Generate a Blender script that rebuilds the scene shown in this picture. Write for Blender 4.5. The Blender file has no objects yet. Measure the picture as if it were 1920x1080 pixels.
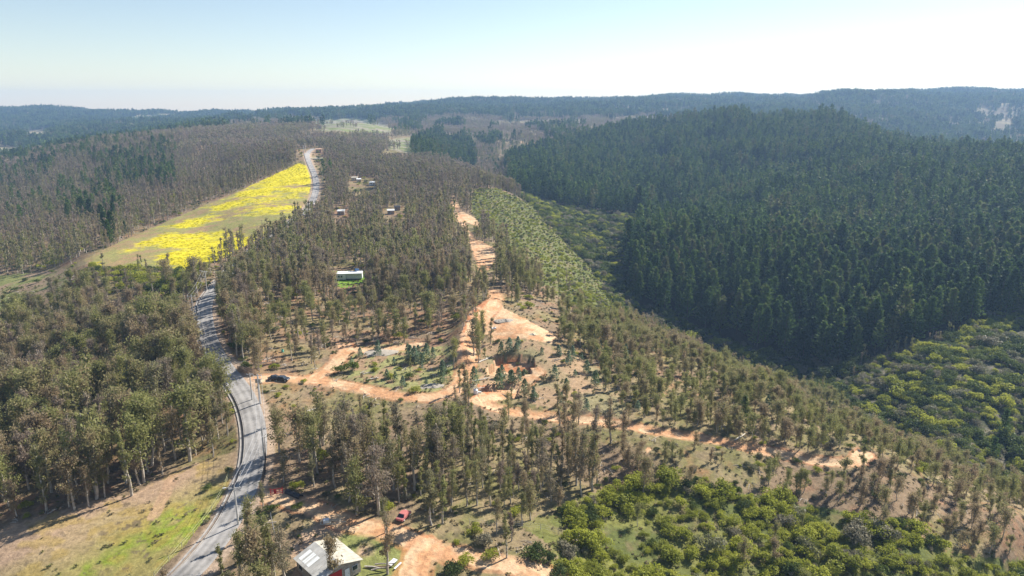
import bpy, bmesh, math, random
import numpy as np
from mathutils import Vector, Matrix
R = math.radians
scene = bpy.context.scene
C = scene.collection
rng = np.random.default_rng(11)
random.seed(5)

# ------------------------------------------------------------------ camera, sky, sun, exposure
CAMZ = 200.0                       # altitude of the drone, metres
F = 1297.0; PITCH = R(14.7)        # focal length in photo pixels, downward pitch
cam_d = bpy.data.cameras.new('camera'); cam = bpy.data.objects.new('camera', cam_d); C.objects.link(cam)
cam.location = (0, 0, CAMZ); cam.rotation_euler = (R(90) - PITCH, 0, 0)
cam_d.sensor_width = 36; cam_d.lens = 36 * F / 1920; cam_d.clip_end = 30000; cam_d.clip_start = 1
scene.camera = cam
SUN_AZ = R(50); SUN_EL = R(38)     # azimuth clockwise from the view direction
w = bpy.data.worlds.new('World'); scene.world = w; w.use_nodes = True
nt = w.node_tree; bg = nt.nodes['Background']
sky = nt.nodes.new('ShaderNodeTexSky'); sky.sky_type = 'NISHITA'; sky.sun_disc = False
sky.sun_elevation = SUN_EL; sky.sun_rotation = SUN_AZ
sky.altitude = 100; sky.air_density = 1.0; sky.dust_density = 0.1; sky.ozone_density = 0.7
tint = nt.nodes.new('ShaderNodeMix'); tint.data_type = 'RGBA'; tint.blend_type = 'MULTIPLY'; tint.inputs[0].default_value = 1; tint.inputs[7].default_value = (1.02, .97, .95, 1)
nt.links.new(sky.outputs[0], tint.inputs[6]); nt.links.new(tint.outputs[2], bg.inputs[0]); bg.inputs[1].default_value = 0.073
sd = bpy.data.lights.new('sun', 'SUN'); sun = bpy.data.objects.new('sun', sd); C.objects.link(sun)
sd.energy = 5.0; sd.angle = R(0.53); sd.color = (1.0, 0.94, 0.84)
sv = Vector((math.sin(SUN_AZ) * math.cos(SUN_EL), math.cos(SUN_AZ) * math.cos(SUN_EL), math.sin(SUN_EL)))
sun.rotation_euler = sv.to_track_quat('Z', 'Y').to_euler(); sun.location = (300, 200, 500)
scene.view_settings.view_transform = 'Standard'; scene.view_settings.look = 'None'
scene.view_settings.exposure = 1.02; scene.view_settings.gamma = 1; scene.view_settings.use_curve_mapping = False
try:
    scene.cycles.max_bounces = 6; scene.cycles.diffuse_bounces = 2; scene.cycles.transmission_bounces = 3
    scene.cycles.volume_bounces = 0
except Exception: pass

# ------------------------------------------------------------------ map coordinates
SP, CP = math.sin(PITCH), math.cos(PITCH)
def ray(px, py):
    u = (px - 960) / F; v = (py - 540) / F
    return u, CP - v * SP, -(SP + v * CP)
def survey(px, py, Y):             # a surveyed bearing and distance -> x, y, z
    a, b, c = ray(px, py); t = Y / b
    return a * t, Y, CAMZ + c * t
def to_px(x, y, z):
    f = y * CP - (z - CAMZ) * SP; d = -y * SP - (z - CAMZ) * CP
    f = np.maximum(f, 1e-3)
    return 960 + F * x / f, 540 + F * d / f

def hashn(ix, iy, s):
    h = (ix * 374761393 + iy * 668265263 + s * 1442695041) & 0xffffffff
    h = ((h ^ (h >> 13)) * 1274126177) & 0xffffffff
    return ((h ^ (h >> 16)) & 0xffff) / 65535.0
def vnoise(x, y, s=0):
    x = np.asarray(x, float); y = np.asarray(y, float)
    ix = np.floor(x).astype(np.int64); iy = np.floor(y).astype(np.int64)
    fx = x - ix; fy = y - iy; fx = fx * fx * (3 - 2 * fx); fy = fy * fy * (3 - 2 * fy)
    a = hashn(ix, iy, s); b = hashn(ix + 1, iy, s); c = hashn(ix, iy + 1, s); d = hashn(ix + 1, iy + 1, s)
    return (a * (1 - fx) + b * fx) * (1 - fy) + (c * (1 - fx) + d * fx) * fy
def fbm(x, y, s=0, o=4):
    r = 0; a = 0.5; t = 0
    for k in range(o):
        r = r + a * vnoise(x * 2 ** k + 17 * k, y * 2 ** k - 9 * k, s + k); t += a; a *= 0.5
    return r / t                    # 0..1

# ------------------------------------------------------------------ terrain: surveyed spot heights
# (px, py, 'Y', distance) or (px, py, 'z', height below camera) or ('d', px, Y, z)
SPOT = [
 (-300,1080,'z',-88),(0,1080,'z',-84),(200,1000,'z',-81.5),(60,985,'z',-82.5),(247,928,'z',-81.5),(400,860,'z',-80),
 (340,1075,'z',-80),(440,960,'z',-79),(480,860,'z',-78),(470,780,'z',-77),(440,715,'z',-76),(400,660,'z',-74.5),(383,590,'z',-73),
 (300,700,'z',-79),(100,800,'z',-85),(-300,800,'z',-92),(100,700,'z',-88),(0,600,'z',-90),(0,530,'z',-89),(100,500,'z',-85),(250,600,'z',-79),(-300,600,'z',-98),
 (160,490,'z',-77),(290,505,'z',-75.5),(390,520,'z',-72),(520,432,'z',-71),(560,408,'Y',440),(593,345,'Y',590),(575,287,'Y',745),
 (560,310,'Y',690),(450,360,'Y',560),(400,400,'Y',480),(300,450,'Y',400),(400,440,'Y',415),
 (0,430,'Y',520),(150,430,'Y',470),(0,380,'Y',700),(200,350,'Y',720),(300,300,'Y',880),(400,330,'Y',700),(500,280,'Y',930),
 (400,252,'Y',1100),(300,258,'Y',1100),(200,268,'Y',1100),(100,288,'Y',1050),(20,310,'Y',1000),(-250,340,'Y',900),(480,240,'Y',1350),(520,235,'Y',1600),
 ('d',100,1350,-88),('d',250,1400,-72),(20,288,'Y',1500),(100,262,'Y',1750),(60,250,'Y',2200),(0,232,'Y',2600),(-300,260,'Y',2000),
 (-300,212,'Y',3200),(0,211,'Y',3300),(100,209,'Y',3300),(250,214,'Y',3300),(400,217,'Y',3300),(500,218,'Y',3300),(600,212,'Y',3100),(700,209,'Y',3000),
 (800,198,'Y',3000),(900,194,'Y',3000),(1000,195,'Y',3000),(1100,194,'Y',3000),(1200,190,'Y',3000),(1300,192,'Y',2900),(1400,191,'Y',2800),
 (1500,193,'Y',2600),(1620,181,'Y',2500),(1750,191,'Y',2500),(1900,190,'Y',2400),(2300,190,'Y',2400),
 (650,229,'Y',1400),(590,238,'Y',1350),(720,238,'Y',1400),(650,247,'Y',1150),('d',650,1800,-50),(600,218,'Y',2400),(450,222,'Y',2600),(250,235,'Y',2400),
 (720,268,'Y',1150),(850,250,'Y',1500),(950,240,'Y',1700),(1000,215,'Y',2200),(850,215,'Y',2300),(1150,215,'Y',2100),(1150,240,'Y',1650),(1000,262,'Y',1350),
 (935,287,'Y',1250),(900,330,'Y',960),(780,250,'Y',1450),(800,285,'Y',1000),
 (1250,240,'Y',1300),(1400,231,'Y',1200),(1560,236,'Y',1150),(1640,280,'Y',1000),(1750,302,'Y',900),(1900,322,'Y',800),(2250,360,'Y',700),
 ('d',1400,1600,-62),('d',1560,1450,-75),('d',1750,1200,-90),(1900,290,'Y',1400),(1850,240,'Y',1900),(1600,215,'Y',2000),(1400,215,'Y',2100),(2250,280,'Y',1600),
 (1100,300,'Y',1050),(960,325,'Y',940),(1010,352,'Y',840),(1150,378,'Y',770),(1300,372,'Y',780),
 (1150,430,'Y',610),(1080,402,'Y',670),(1230,412,'Y',670),
 (1000,372,'Y',735),(1080,455,'Y',530),(1130,525,'Y',450),(1190,590,'Y',412),(1350,645,'Y',388),(1500,700,'Y',354),
 (1250,520,'Y',468),(1400,560,'Y',420),(1500,610,'Y',388),(1400,450,'Y',580),(1400,350,'Y',850),(1400,280,'Y',1010),(1200,300,'Y',1050),
 (1650,570,'Y',405),(1650,450,'Y',560),(1650,350,'Y',770),(1850,560,'Y',405),(1850,450,'Y',545),(1850,370,'Y',680),(2250,500,'Y',430),
 (1900,640,'Y',330),(1750,700,'Y',300),(1650,710,'Y',308),(1560,745,'Y',292),('d',1650,250,-128),('d',1750,238,-130),(1900,905,'Y',222),(1800,800,'Y',255),(2250,900,'Y',200),(2250,650,'Y',300),
 (930,352,'Y',630),(815,330,'Y',680),(1160,590,'Y',330),(1300,672,'Y',252),(1450,735,'Y',216),(1600,812,'Y',187),(1700,862,'Y',173),(1900,965,'Y',150),(2200,1090,'Y',130),
 (1200,800,'z',-83.5),(1400,838,'z',-87),(1600,868,'z',-90),(900,745,'z',-79.5),(700,735,'z',-78.5),(600,712,'z',-77.5),(980,625,'z',-75.5),(905,610,'z',-75.5),(960,695,'z',-80.5),(1100,700,'z',-83),
 (1040,640,'z',-78),(1000,860,'z',-84),(1200,930,'z',-88),(1500,950,'z',-93),(1000,1070,'z',-83.5),(1400,1070,'z',-92),(1900,1078,'z',-102),(700,850,'z',-80.5),(760,1000,'z',-80.5),(600,1040,'z',-80),
 (930,562,'z',-74),(1010,560,'z',-78),(1100,560,'Y',312),(1000,480,'Y',380),(1000,420,'Y',500),(940,385,'Y',555),(905,480,'z',-75.5),(852,385,'Y',540),(780,600,'z',-76),
 (655,520,'z',-76),(640,400,'Y',480),(735,398,'Y',480),(680,342,'Y',610),(600,300,'Y',760),(720,290,'Y',880),(650,268,'Y',980),(800,450,'Y',400),(560,600,'z',-74.5),(1200,720,'z',-86),(1300,740,'z',-88),
]
P = []
for s in SPOT:
    if s[0] == 'd':
        _, px, Y, z = s; a, b, c = ray(px, 300); P.append((a / b, math.log(Y), z))
        continue
    a, b, c = ray(s[0], s[1])
    Y = s[3] if s[2] == 'Y' else s[3] / (c / b)
    P.append((a / b, math.log(Y), Y * c / b))
P = np.array(P)
KT = 2.2
def kern(d2): return np.sqrt(d2 + 0.0035)
def solve_rbf():
    X = np.c_[P[:, 0] * KT, P[:, 1]]
    D = ((X[:, None] - X[None]) ** 2).sum(-1)
    n = len(X); A = np.zeros((n + 3, n + 3)); A[:n, :n] = kern(D) - np.eye(n) * 0.004
    A[:n, n] = A[n, :n] = 1; A[:n, n + 1] = A[n + 1, :n] = X[:, 0]; A[:n, n + 2] = A[n + 2, :n] = X[:, 1]
    b = np.r_[P[:, 2], 0, 0, 0]
    return X, np.linalg.solve(A, b)
RX, RW = solve_rbf()
def rbf(th, ly):
    sh = th.shape; q = np.c_[th.ravel() * KT, ly.ravel()]; out = np.empty(len(q)); n = len(RX)
    for i in range(0, len(q), 20000):
        qq = q[i:i + 20000]
        out[i:i + 20000] = kern(((qq[:, None] - RX[None]) ** 2).sum(-1)) @ RW[:n] + RW[n] + qq @ RW[n + 1:]
    return out.reshape(sh)
NTH = 1080; NLY = 1020
TH = np.r_[np.linspace(-1.5, -0.87, 60)[:-1], np.linspace(-0.87, 0.87, NTH), np.linspace(0.87, 1.5, 60)[1:]]
LY = np.linspace(math.log(55), math.log(5200), NLY)
cth = np.linspace(-1.5, 1.5, 260); cly = np.linspace(LY[0], LY[-1], 260)
CT, CL = np.meshgrid(cth, cly)
CZ = rbf(np.clip(CT, -1.15, 1.15), np.minimum(CL, math.log(3500)))
far = np.clip((np.exp(CL) - 3300) / 1900, 0, 1); CZ = CZ - far * 260
def bil(grid, gx, gy, x, y):
    i = np.clip((x - gx[0]) / (gx[1] - gx[0]), 0, len(gx) - 1.001); j = np.clip((y - gy[0]) / (gy[1] - gy[0]), 0, len(gy) - 1.001)
    a = i.astype(int); b = j.astype(int); fx = i - a; fy = j - b
    return (grid[b, a] * (1 - fx) + grid[b, a + 1] * fx) * (1 - fy) + (grid[b + 1, a] * (1 - fx) + grid[b + 1, a + 1] * fx) * fy
def height0(x, y):
    y = np.maximum(y, 56.0)
    return CAMZ + bil(CZ, cth, cly, x / y, np.log(y))
def pt(px, py):                     # where the surveyed bearing meets the smooth ground
    a, b, c = ray(px, py); t = 60.0
    last = t
    while t < 6000:
        if CAMZ + c * t <= float(height0(np.float64(a * t), np.float64(b * t))): break
        last = t; t *= 1.01
    for _ in range(18):
        m = (last + t) / 2
        if CAMZ + c * m <= float(height0(np.float64(a * m), np.float64(b * m))): t = m
        else: last = m
    return a * t, b * t
def line(pts): return np.array([pt(*p) for p in pts])
def dens(poly, step):
    out = [poly[0]]
    for a, b in zip(poly[:-1], poly[1:]):
        n = max(1, int(np.linalg.norm(b - a) / step))
        for k in range(1, n + 1): out.append(a + (b - a) * k / n)
    return np.array(out)
def smooth(poly, it=3):
    for _ in range(it):
        q = [poly[0]]
        for a, b in zip(poly[:-1], poly[1:]): q += [a * .75 + b * .25, a * .25 + b * .75]
        q.append(poly[-1]); poly = np.array(q)
    return poly
def dist(x, y, poly, reach=14.0):
    """distance of points to a polyline, big where far away"""
    out = np.full(x.shape, 1e3); lo = poly.min(0) - reach; hi = poly.max(0) + reach
    m = (x > lo[0]) & (x < hi[0]) & (y > lo[1]) & (y < hi[1]); idx = np.nonzero(m.ravel())[0]
    if len(idx) == 0: return out
    xs = x.ravel()[idx]; ys = y.ravel()[idx]; d = np.full(len(idx), 1e6)
    for a, b in zip(poly[:-1], poly[1:]):
        mm = (xs > min(a[0], b[0]) - reach) & (xs < max(a[0], b[0]) + reach) & (ys > min(a[1], b[1]) - reach) & (ys < max(a[1], b[1]) + reach)
        if not mm.any(): continue
        e = b - a; l2 = e @ e + 1e-9; X = xs[mm]; Y = ys[mm]
        t = np.clip(((X - a[0]) * e[0] + (Y - a[1]) * e[1]) / l2, 0, 1)
        d[mm] = np.minimum(d[mm], (X - a[0] - t * e[0]) ** 2 + (Y - a[1] - t * e[1]) ** 2)
    out.ravel()[idx] = np.sqrt(d); return out
def inpoly(x, y, poly):
    r = np.zeros(x.shape, bool); n = len(poly); j = n - 1
    for i in range(n):
        xi, yi = poly[i]; xj, yj = poly[j]
        if yi != yj:
            r ^= ((yi > y) != (yj > y)) & (x < (xj - xi) * (y - yi) / (yj - yi) + xi)
        j = i
    return r
PAVED = smooth(line([(300,1120),(352,1080),(395,1030),(428,985),(454,935),(470,895),(479,860),(481,820),(475,780),(462,745),(441,715),(420,690),(402,660),(390,630),(385,600),(384,578),
    (388,562),(400,545),(425,518),(455,485),(492,450),(532,424),(557,409),(577,392),(590,370),(594,350),(591,330),(584,314),(578,301),(575,291),(579,284),(588,279)]), 2)
DIRT = [  # centreline, half width
 (line([(443,706),(480,712),(530,709),(590,713),(640,722),(700,735),(760,744),(810,745),(850,734),(868,705),(878,675)]), 2.2),
 (line([(878,680),(884,650),(888,620),(905,600),(925,580),(932,562),(928,548)]), 2.2),
 (line([(890,748),(930,763),(1000,775),(1100,787),(1200,801),(1300,818),(1400,837),(1500,856),(1580,868),(1608,864),(1622,848)]), 1.9),
 (line([(592,708),(622,690),(640,668),(655,655),(690,658),(725,655),(790,645)]), 2.0),
 (line([(900,748),(950,735),(985,715),(1008,695)]), 2.0),
 (line([(490,925),(540,938),(600,957),(650,980),(700,992),(745,1003),(790,1022),(830,1036),(900,1050),(980,1066),(1050,1085)]), 2.1),
 (line([(800,1026),(786,1050),(768,1095)]), 2.4),
 (line([(903,505),(898,480),(888,452),(870,425),(856,400),(848,380)]), 1.0),
 (line([(978,268),(992,276),(975,287),(955,292),(948,305)]), 4.0),
]
BANK = line([(924,570),(898,585),(880,606),(868,640),(862,675)])
GULLY1 = line([(1010,375),(1080,460),(1130,530),(1190,592)])
def zone(*pts): return pts
Z = dict(
 field=zone((152,489),(230,452),(330,408),(450,358),(560,306),(580,312),(583,345),(578,372),(556,400),(520,425),(480,450),(400,492),(360,505),(280,505),(200,500)),
 meadow=zone((-400,1300),(-60,1030),(20,985),(100,962),(160,940),(250,925),(330,880),(440,845),(448,860),(430,910),(395,965),(340,1030),(285,1080),(200,1300)),
 knob=zone((570,233),(610,226),(650,222),(700,226),(735,240),(730,248),(650,247),(600,245)),
 knob2=zone((715,262),(770,256),(800,275),(770,290),(730,280)),
 clearing=zone((-200,520),(0,516),(60,510),(125,503),(128,540),(60,560),(0,590),(-200,620)),
 slope=zone((890,355),(930,352),(1000,385),(1080,470),(1130,530),(1168,592),(1120,600),(1070,572),(1020,535),(970,500),(945,470),(925,445),(905,425),(885,400),(880,375)),
 scrub=zone((980,985),(1100,930),(1230,905),(1350,915),(1480,945),(1600,960),(1700,990),(1800,1040),(2000,1060),(2100,1200),(900,1200),(1000,1080),(1050,1040)),
 valley=zone((1560,740),(1620,690),(1760,640),(1850,590),(2100,560),(2300,900),(1960,960),(1860,900),(1700,830),(1600,790)),
 gully=zone((928,345),(965,332),(1060,368),(1230,395),(1310,380),(1330,400),(1225,425),(1185,470),(1200,570),(1380,625),(1500,660),(1620,680),(1560,745),(1400,690),(1200,600),(1168,592),(1130,530),(1080,470),(1000,385)),
 pad=zone((928,566),(946,580),(985,598),(1042,630),(1035,645),(985,636),(925,638),(902,622),(912,595)),
 cut=zone((926,566),(900,578),(878,600),(868,630),(856,680),(868,692),(882,655),(892,620),(926,592)),
 pit=zone((912,690),(930,680),(990,688),(998,700),(940,707),(915,700)),
 pitwall=zone((925,668),(960,664),(1000,670),(1003,690),(980,690),(930,682)),
 lower=zone((888,728),(930,720),(975,722),(968,745),(905,752)),
 lowerred=zone((892,722),(935,716),(945,725),(910,732)),
 dug1=zone((845,375),(856,377),(865,395),(895,412),(902,425),(875,417),(850,415),(842,395)),
 dug2=zone((874,447),(905,453),(926,465),(928,490),(915,508),(903,512),(893,485)),
 dug3=zone((806,325),(820,326),(818,333),(808,332)),
 dug4=zone((1215,840),(1222,843),(1216,850),(1210,846)),
 yard=zone((560,985),(640,975),(730,985),(800,1030),(780,1100),(660,1120),(540,1080)),
 centre=zone((590,760),(700,750),(780,760),(900,765),(1150,800),(1150,930),(1000,960),(900,975),(760,975),(600,940),(580,850)),
 cutred=zone((632,644),(660,642),(672,652),(650,655),(640,664)),
 pines=zone((945,312),(1000,290),(1100,262),(1220,240),(1300,230),(1400,222),(1560,228),(1640,268),(1760,290),(2300,330),(2300,620),(1860,595),(1760,628),(1620,672),(1560,690),(1500,682),(1380,645),(1200,572),(1170,495),(1200,430),(1300,396),(1230,410),(1150,402),(1060,390),(962,360)),
 grove=zone((770,268),(820,250),(880,258),(895,300),(890,325),(840,305),(775,295)),
 farfield=zone((-100,280),(20,279),(64,283),(50,294),(-100,298)), farclear=zone((48,251),(105,244),(112,250),(60,259)), farclear2=zone((450,214),(575,209),(600,216),(470,224)), farclear3=zone((240,213),(300,212),(310,218),(250,221)),
 houseyard=zone((625,512),(700,508),(700,530),(640,538),(618,528)),
 youngarea=zone((650,650),(760,645),(840,650),(850,700),(820,735),(740,730),(650,710)),
 pitside=zone((900,640),(1010,640),(1130,690),(1180,780),(1000,760),(900,720)),
)
# ------------------------------------------------------------------ ground colours (base colours; the gully's is darkened for its shade)
def lerp(a, b, t): return a + (b - a) * t[..., None]
def clear_mask(x, y, px, py, grow=0.0):
    m = dist(x, y, PAVED, 14) < 4.2 + grow
    for l, hw in DIRT: m |= dist(x, y, l) < hw + 0.3 + grow
    for k in ('pad', 'pit', 'lower', 'dug1', 'dug2', 'dug3', 'field', 'meadow', 'cut'): m |= inpoly(px, py, Z[k])
    return m
def ground_colour(x, y, z):
    px, py = to_px(x, y, z)
    n1 = fbm(x / 14, y / 14, 1); n2 = fbm(x / 3.2, y / 3.2, 2, 3); n3 = fbm(x / 60, y / 60, 3); nf = fbm(x / 1.1, y / 1.1, 5, 2)
    col = np.zeros(x.shape + (3,))
    tan = np.array((.23, .165, .105)); grn = np.array((.14, .14, .045)); dry = np.array((.26, .205, .11)); red = np.array((.34, .17, .095)); dark = np.array((.085, .07, .045))
    sst = lambda v, a, b: np.clip((v - a) / (b - a), 0, 1)
    col[:] = tan
    col = lerp(col, dry, sst(n1, .42, .6)); col = lerp(col, grn, sst(n1 * .6 + n2 * .4, .54, .64) * .7)
    col = lerp(col, red, sst(n2 * .5 + n3 * .5, .55, .68) * .55); col = lerp(col, dark, sst(nf, .5, .75) * .5)
    fa = np.clip((y - 900) / 700, 0, 1) * .8
    col = lerp(col, lerp(np.broadcast_to(np.array((.15, .125, .08)), col.shape), np.array((.24, .21, .12)), sst(n3, .5, .6)), fa)
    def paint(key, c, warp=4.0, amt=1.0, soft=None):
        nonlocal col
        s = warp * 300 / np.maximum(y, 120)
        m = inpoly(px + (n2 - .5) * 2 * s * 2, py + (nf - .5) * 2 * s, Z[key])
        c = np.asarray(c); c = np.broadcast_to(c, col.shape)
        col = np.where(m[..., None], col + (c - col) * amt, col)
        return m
    scr = lerp(np.broadcast_to(np.array((.11, .125, .038)), col.shape), np.array((.16, .135, .065)), sst(n2, .48, .65))
    paint('slope', scr); paint('scrub', lerp(scr, np.array((.17, .17, .05)), sst(n1, .4, .6))); 
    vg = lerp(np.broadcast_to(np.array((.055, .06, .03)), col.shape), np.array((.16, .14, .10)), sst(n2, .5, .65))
    paint('valley', vg); paint('gully', lerp(vg, np.array((.09, .08, .05)), sst(n1, .5, .6)))  # gully floor: the ravine's shade is put into this darker colour
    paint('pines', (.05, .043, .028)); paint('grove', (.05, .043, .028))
    kn = lerp(np.broadcast_to(np.array((.17, .19, .07)), col.shape), np.array((.26, .23, .17)), sst(n1, .45, .6))
    paint('knob', kn); paint('knob2', kn)
    for k in ('farfield', 'farclear', 'farclear2', 'farclear3'): paint(k, lerp(np.broadcast_to(np.array((.36, .30, .19)), col.shape), np.array((.25, .26, .12)), sst(n3, .45, .6)), 2.0)
    paint('clearing', lerp(np.broadcast_to(np.array((.19, .2, .07)), col.shape), np.array((.28, .2, .13)), sst(n1, .45, .6)))
    paint('houseyard', (.16, .27, .03), 6); paint('yard', lerp(np.broadcast_to(np.array((.42, .29, .19)), col.shape), np.array((.2, .21, .07)), sst(n1, .5, .6)), 5)
    paint('youngarea', lerp(np.broadcast_to(np.array((.25, .24, .1)), col.shape), np.array((.3, .2, .12)), sst(n2, .5, .62)), 5)
    paint('pitside', lerp(np.broadcast_to(np.array((.26, .23, .12)), col.shape), np.array((.36, .24, .15)), sst(n1, .45, .6)), 5, .8)
    # yellow field: flowers in drifts
    base = lerp(np.broadcast_to(np.array((.27, .24, .09)), col.shape), np.array((.30, .20, .11)), sst(n1, .45, .65))
    base = lerp(base, np.array((.2, .22, .06)), sst(n2, .5, .6) * .5)
    fl = flowers(x, y, px, py)
    base = lerp(base, np.array((.58, .50, .015)), np.clip(fl * 1.15, 0, .95))
    paint('field', base, 1.0)
    # meadow bottom left
    t = ((py - 1080) * .93 + (px) * .42)            # grows towards the lower right
    mead = lerp(np.broadcast_to(np.array((.36, .25, .165)), col.shape), np.array((.30, .25, .09)), sst(t + (n1 - .5) * 110, -30, 50))
    band = np.exp(-((t + (n1 - .5) * 90 - 62) / 24) ** 2) * sst(n2, .3, .6)
    mead = lerp(mead, np.array((.19, .275, .02)), np.clip(band * 1.1, 0, 1))
    mead = lerp(mead, np.array((.33, .235, .07)), sst(n2, .52, .66) * .6)
    mead = lerp(mead, np.array((.12, .09, .06)), sst(nf, .68, .76) * sst(n1, .48, .6) * .8)
    paint('meadow', mead, 1.0)
    trk = dist(x, y, TRACK) ; mm = (trk < 1.3) & (nf > .3); col = np.where(mm[..., None], col * .3 + np.array((.42, .27, .17)) * .7, col)
    # bare earth
    dirt = lerp(np.broadcast_to(np.array((.58, .40, .245)), col.shape), np.array((.50, .27, .14)), sst(n2 * .6 + n1 * .4, .45, .62))
    redc = lerp(np.broadcast_to(np.array((.44, .19, .09)), col.shape), np.array((.52, .32, .19)), sst(n2, .45, .6))
    for k in ('pad', 'pit', 'lower', 'dug1', 'dug2', 'dug3', 'dug4'): paint(k, dirt, 2.0)
    for k in ('cut', 'pitwall', 'lowerred', 'cutred'): paint(k, redc, 2.0)
    for l, hw in DIRT:
        d = dist(x, y, l) + (n2 - .5) * 1.6 + (nf - .5) * .8
        sc = np.where(y > 800, .6, 1.0)
        a = sst(hw + 1.3 - d, 0, .5) * .55; col = lerp(col, redc, a)
        a = sst(hw - d, -.2, .3); col = lerp(col, dirt * (1 - .13 * np.exp(-((d - hw * .45) / .3) ** 2))[..., None], a)
    d = dist(x, y, PAVED, 14) + (nf - .5) * .7
    col = lerp(col, np.array((.40, .30, .22)), sst(4.6 - d, 0, .6) * np.where(y < 900, .85, 0))
    return np.clip(col * (0.86 + .28 * nf)[..., None], 0.005, .9)
TRACK = line([(322,893),(312,920),(300,945),(288,968)])
def flowers(x, y, px, py):
    s = lambda v, a, b: np.clip((v - a) / (b - a), 0, 1)
    n = fbm(x / 26 + 3, y / 16, 21, 4); n2 = fbm(x / 5, y / 2.2, 27, 3)
    up = s(352 - py, -20, 30) * .36 + s(px - 430, 0, 110) * .07                                   # thick at the far end
    low = s((px - 285) / 110, 0.0, .5) * s(py - 430, 0, 30) * .34 - s(345 - px, 0, 110) * .13   # thick by the near trees
    edge = np.exp(-((px - (152 + (489 - py) * 2.25) - 45) / 22) ** 2) * .16
    n4 = fbm(x / 1.6, y / 1.6, 29, 2); return s(n * .66 + n2 * .34 + up + low + edge + (n4 - .5) * .16, .56, .76)

# ------------------------------------------------------------------ terrain sheet
GT, GL = np.meshgrid(TH, LY); GY = np.exp(GL); GX = GT * GY
def detail(x, y):
    a = np.clip(y / 400, .5, 9.0); n = (fbm(x / 22, y / 22, 40, 3) - .5) * 1.6
    big = (fbm(x / 240, y / 240, 44, 4) - .5) * np.clip((y - 1100) / 1200, 0, 1) * 46
    th = x / y; big = big + (fbm(x / 85 + 5, y / 110, 47, 3) - .5) * 34 * np.clip((th - .10) / .1, 0, 1) * np.clip((y - 470) / 200, 0, 1) * np.clip((1500 - y) / 300, 0, 1)
    m = dist(x, y, PAVED, 14) if np.size(x) > 5 else np.full(np.shape(x), 50.)
    flat = np.clip((m - 4) / 8, 0, 1)
    return n * flat * np.clip(y / 500, .6, 2.2) + big
def shaping(x, y, px, py):
    r = np.zeros(x.shape)
    pit = inpoly(px, py, Z['pit']) | inpoly(px, py, Z['pitwall']); r = np.where(pit, -2.2, r)
    r = np.where(inpoly(px, py, Z['lower']), -1.0, r)
    d = dist(x, y, BANK); r += np.where(d < 7, 2.6 * np.cos(np.clip(d / 7, 0, 1) * math.pi / 2) ** 2, 0)
    d = dist(x, y, DIRT[2][0]); r -= .5 * np.exp(-(d / 2.2) ** 2)
    return r
GZ = height0(GX, GY)
_px, _py = to_px(GX, GY, GZ)
GZ = GZ + detail(GX, GY) + shaping(GX, GY, _px, _py)
def H(x, y):
    x = np.asarray(x, float); y = np.asarray(y, float); yy = np.maximum(y, 56)
    th = x / yy; j = np.clip((np.log(yy) - LY[0]) / (LY[1] - LY[0]), 0, NLY - 1.001)
    i = np.clip(np.interp(th, TH, np.arange(len(TH))), 0, len(TH) - 1.001)
    a = i.astype(int); b = j.astype(int); fx = i - a; fy = j - b
    return (GZ[b, a] * (1 - fx) + GZ[b, a + 1] * fx) * (1 - fy) + (GZ[b + 1, a] * (1 - fx) + GZ[b + 1, a + 1] * fx) * fy
# skyline per bearing, used to know what ground can be seen
SL = (GZ - CAMZ) / GY; RUN = np.maximum.accumulate(SL, axis=0)

def mesh_np(name, V, Fc, mats=None, mi=None, smooth_=False):
    me = bpy.data.meshes.new(name); V = np.asarray(V, np.float32); Fc = np.asarray(Fc, np.int32); k = Fc.shape[1]
    me.vertices.add(len(V)); me.vertices.foreach_set('co', V.ravel())
    me.loops.add(Fc.size); me.loops.foreach_set('vertex_index', Fc.ravel())
    me.polygons.add(len(Fc)); me.polygons.foreach_set('loop_start', np.arange(len(Fc), dtype=np.int32) * k)
    if mi is not None: me.polygons.foreach_set('material_index', np.asarray(mi, np.int32))
    me.polygons.foreach_set('use_smooth', np.full(len(Fc), smooth_))
    for m in (mats or []): me.materials.append(m)
    me.update(calc_edges=True); return me
def link(name, data, parent=None):
    o = bpy.data.objects.new(name, data); C.objects.link(o)
    if parent: o.parent = parent
    return o
def tag(o, label=None, cat=None, group=None, kind=None):
    if label: o['label'] = label
    if cat: o['category'] = cat
    if group: o['group'] = group
    if kind: o['kind'] = kind
    return o
def thing(name, label, cat, loc, rz=0, group=None):
    o = bpy.data.objects.new(name, None); C.objects.link(o); o.empty_display_size = .5
    o.location = loc; o.rotation_euler = (0, 0, rz); return tag(o, label, cat, group)

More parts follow.
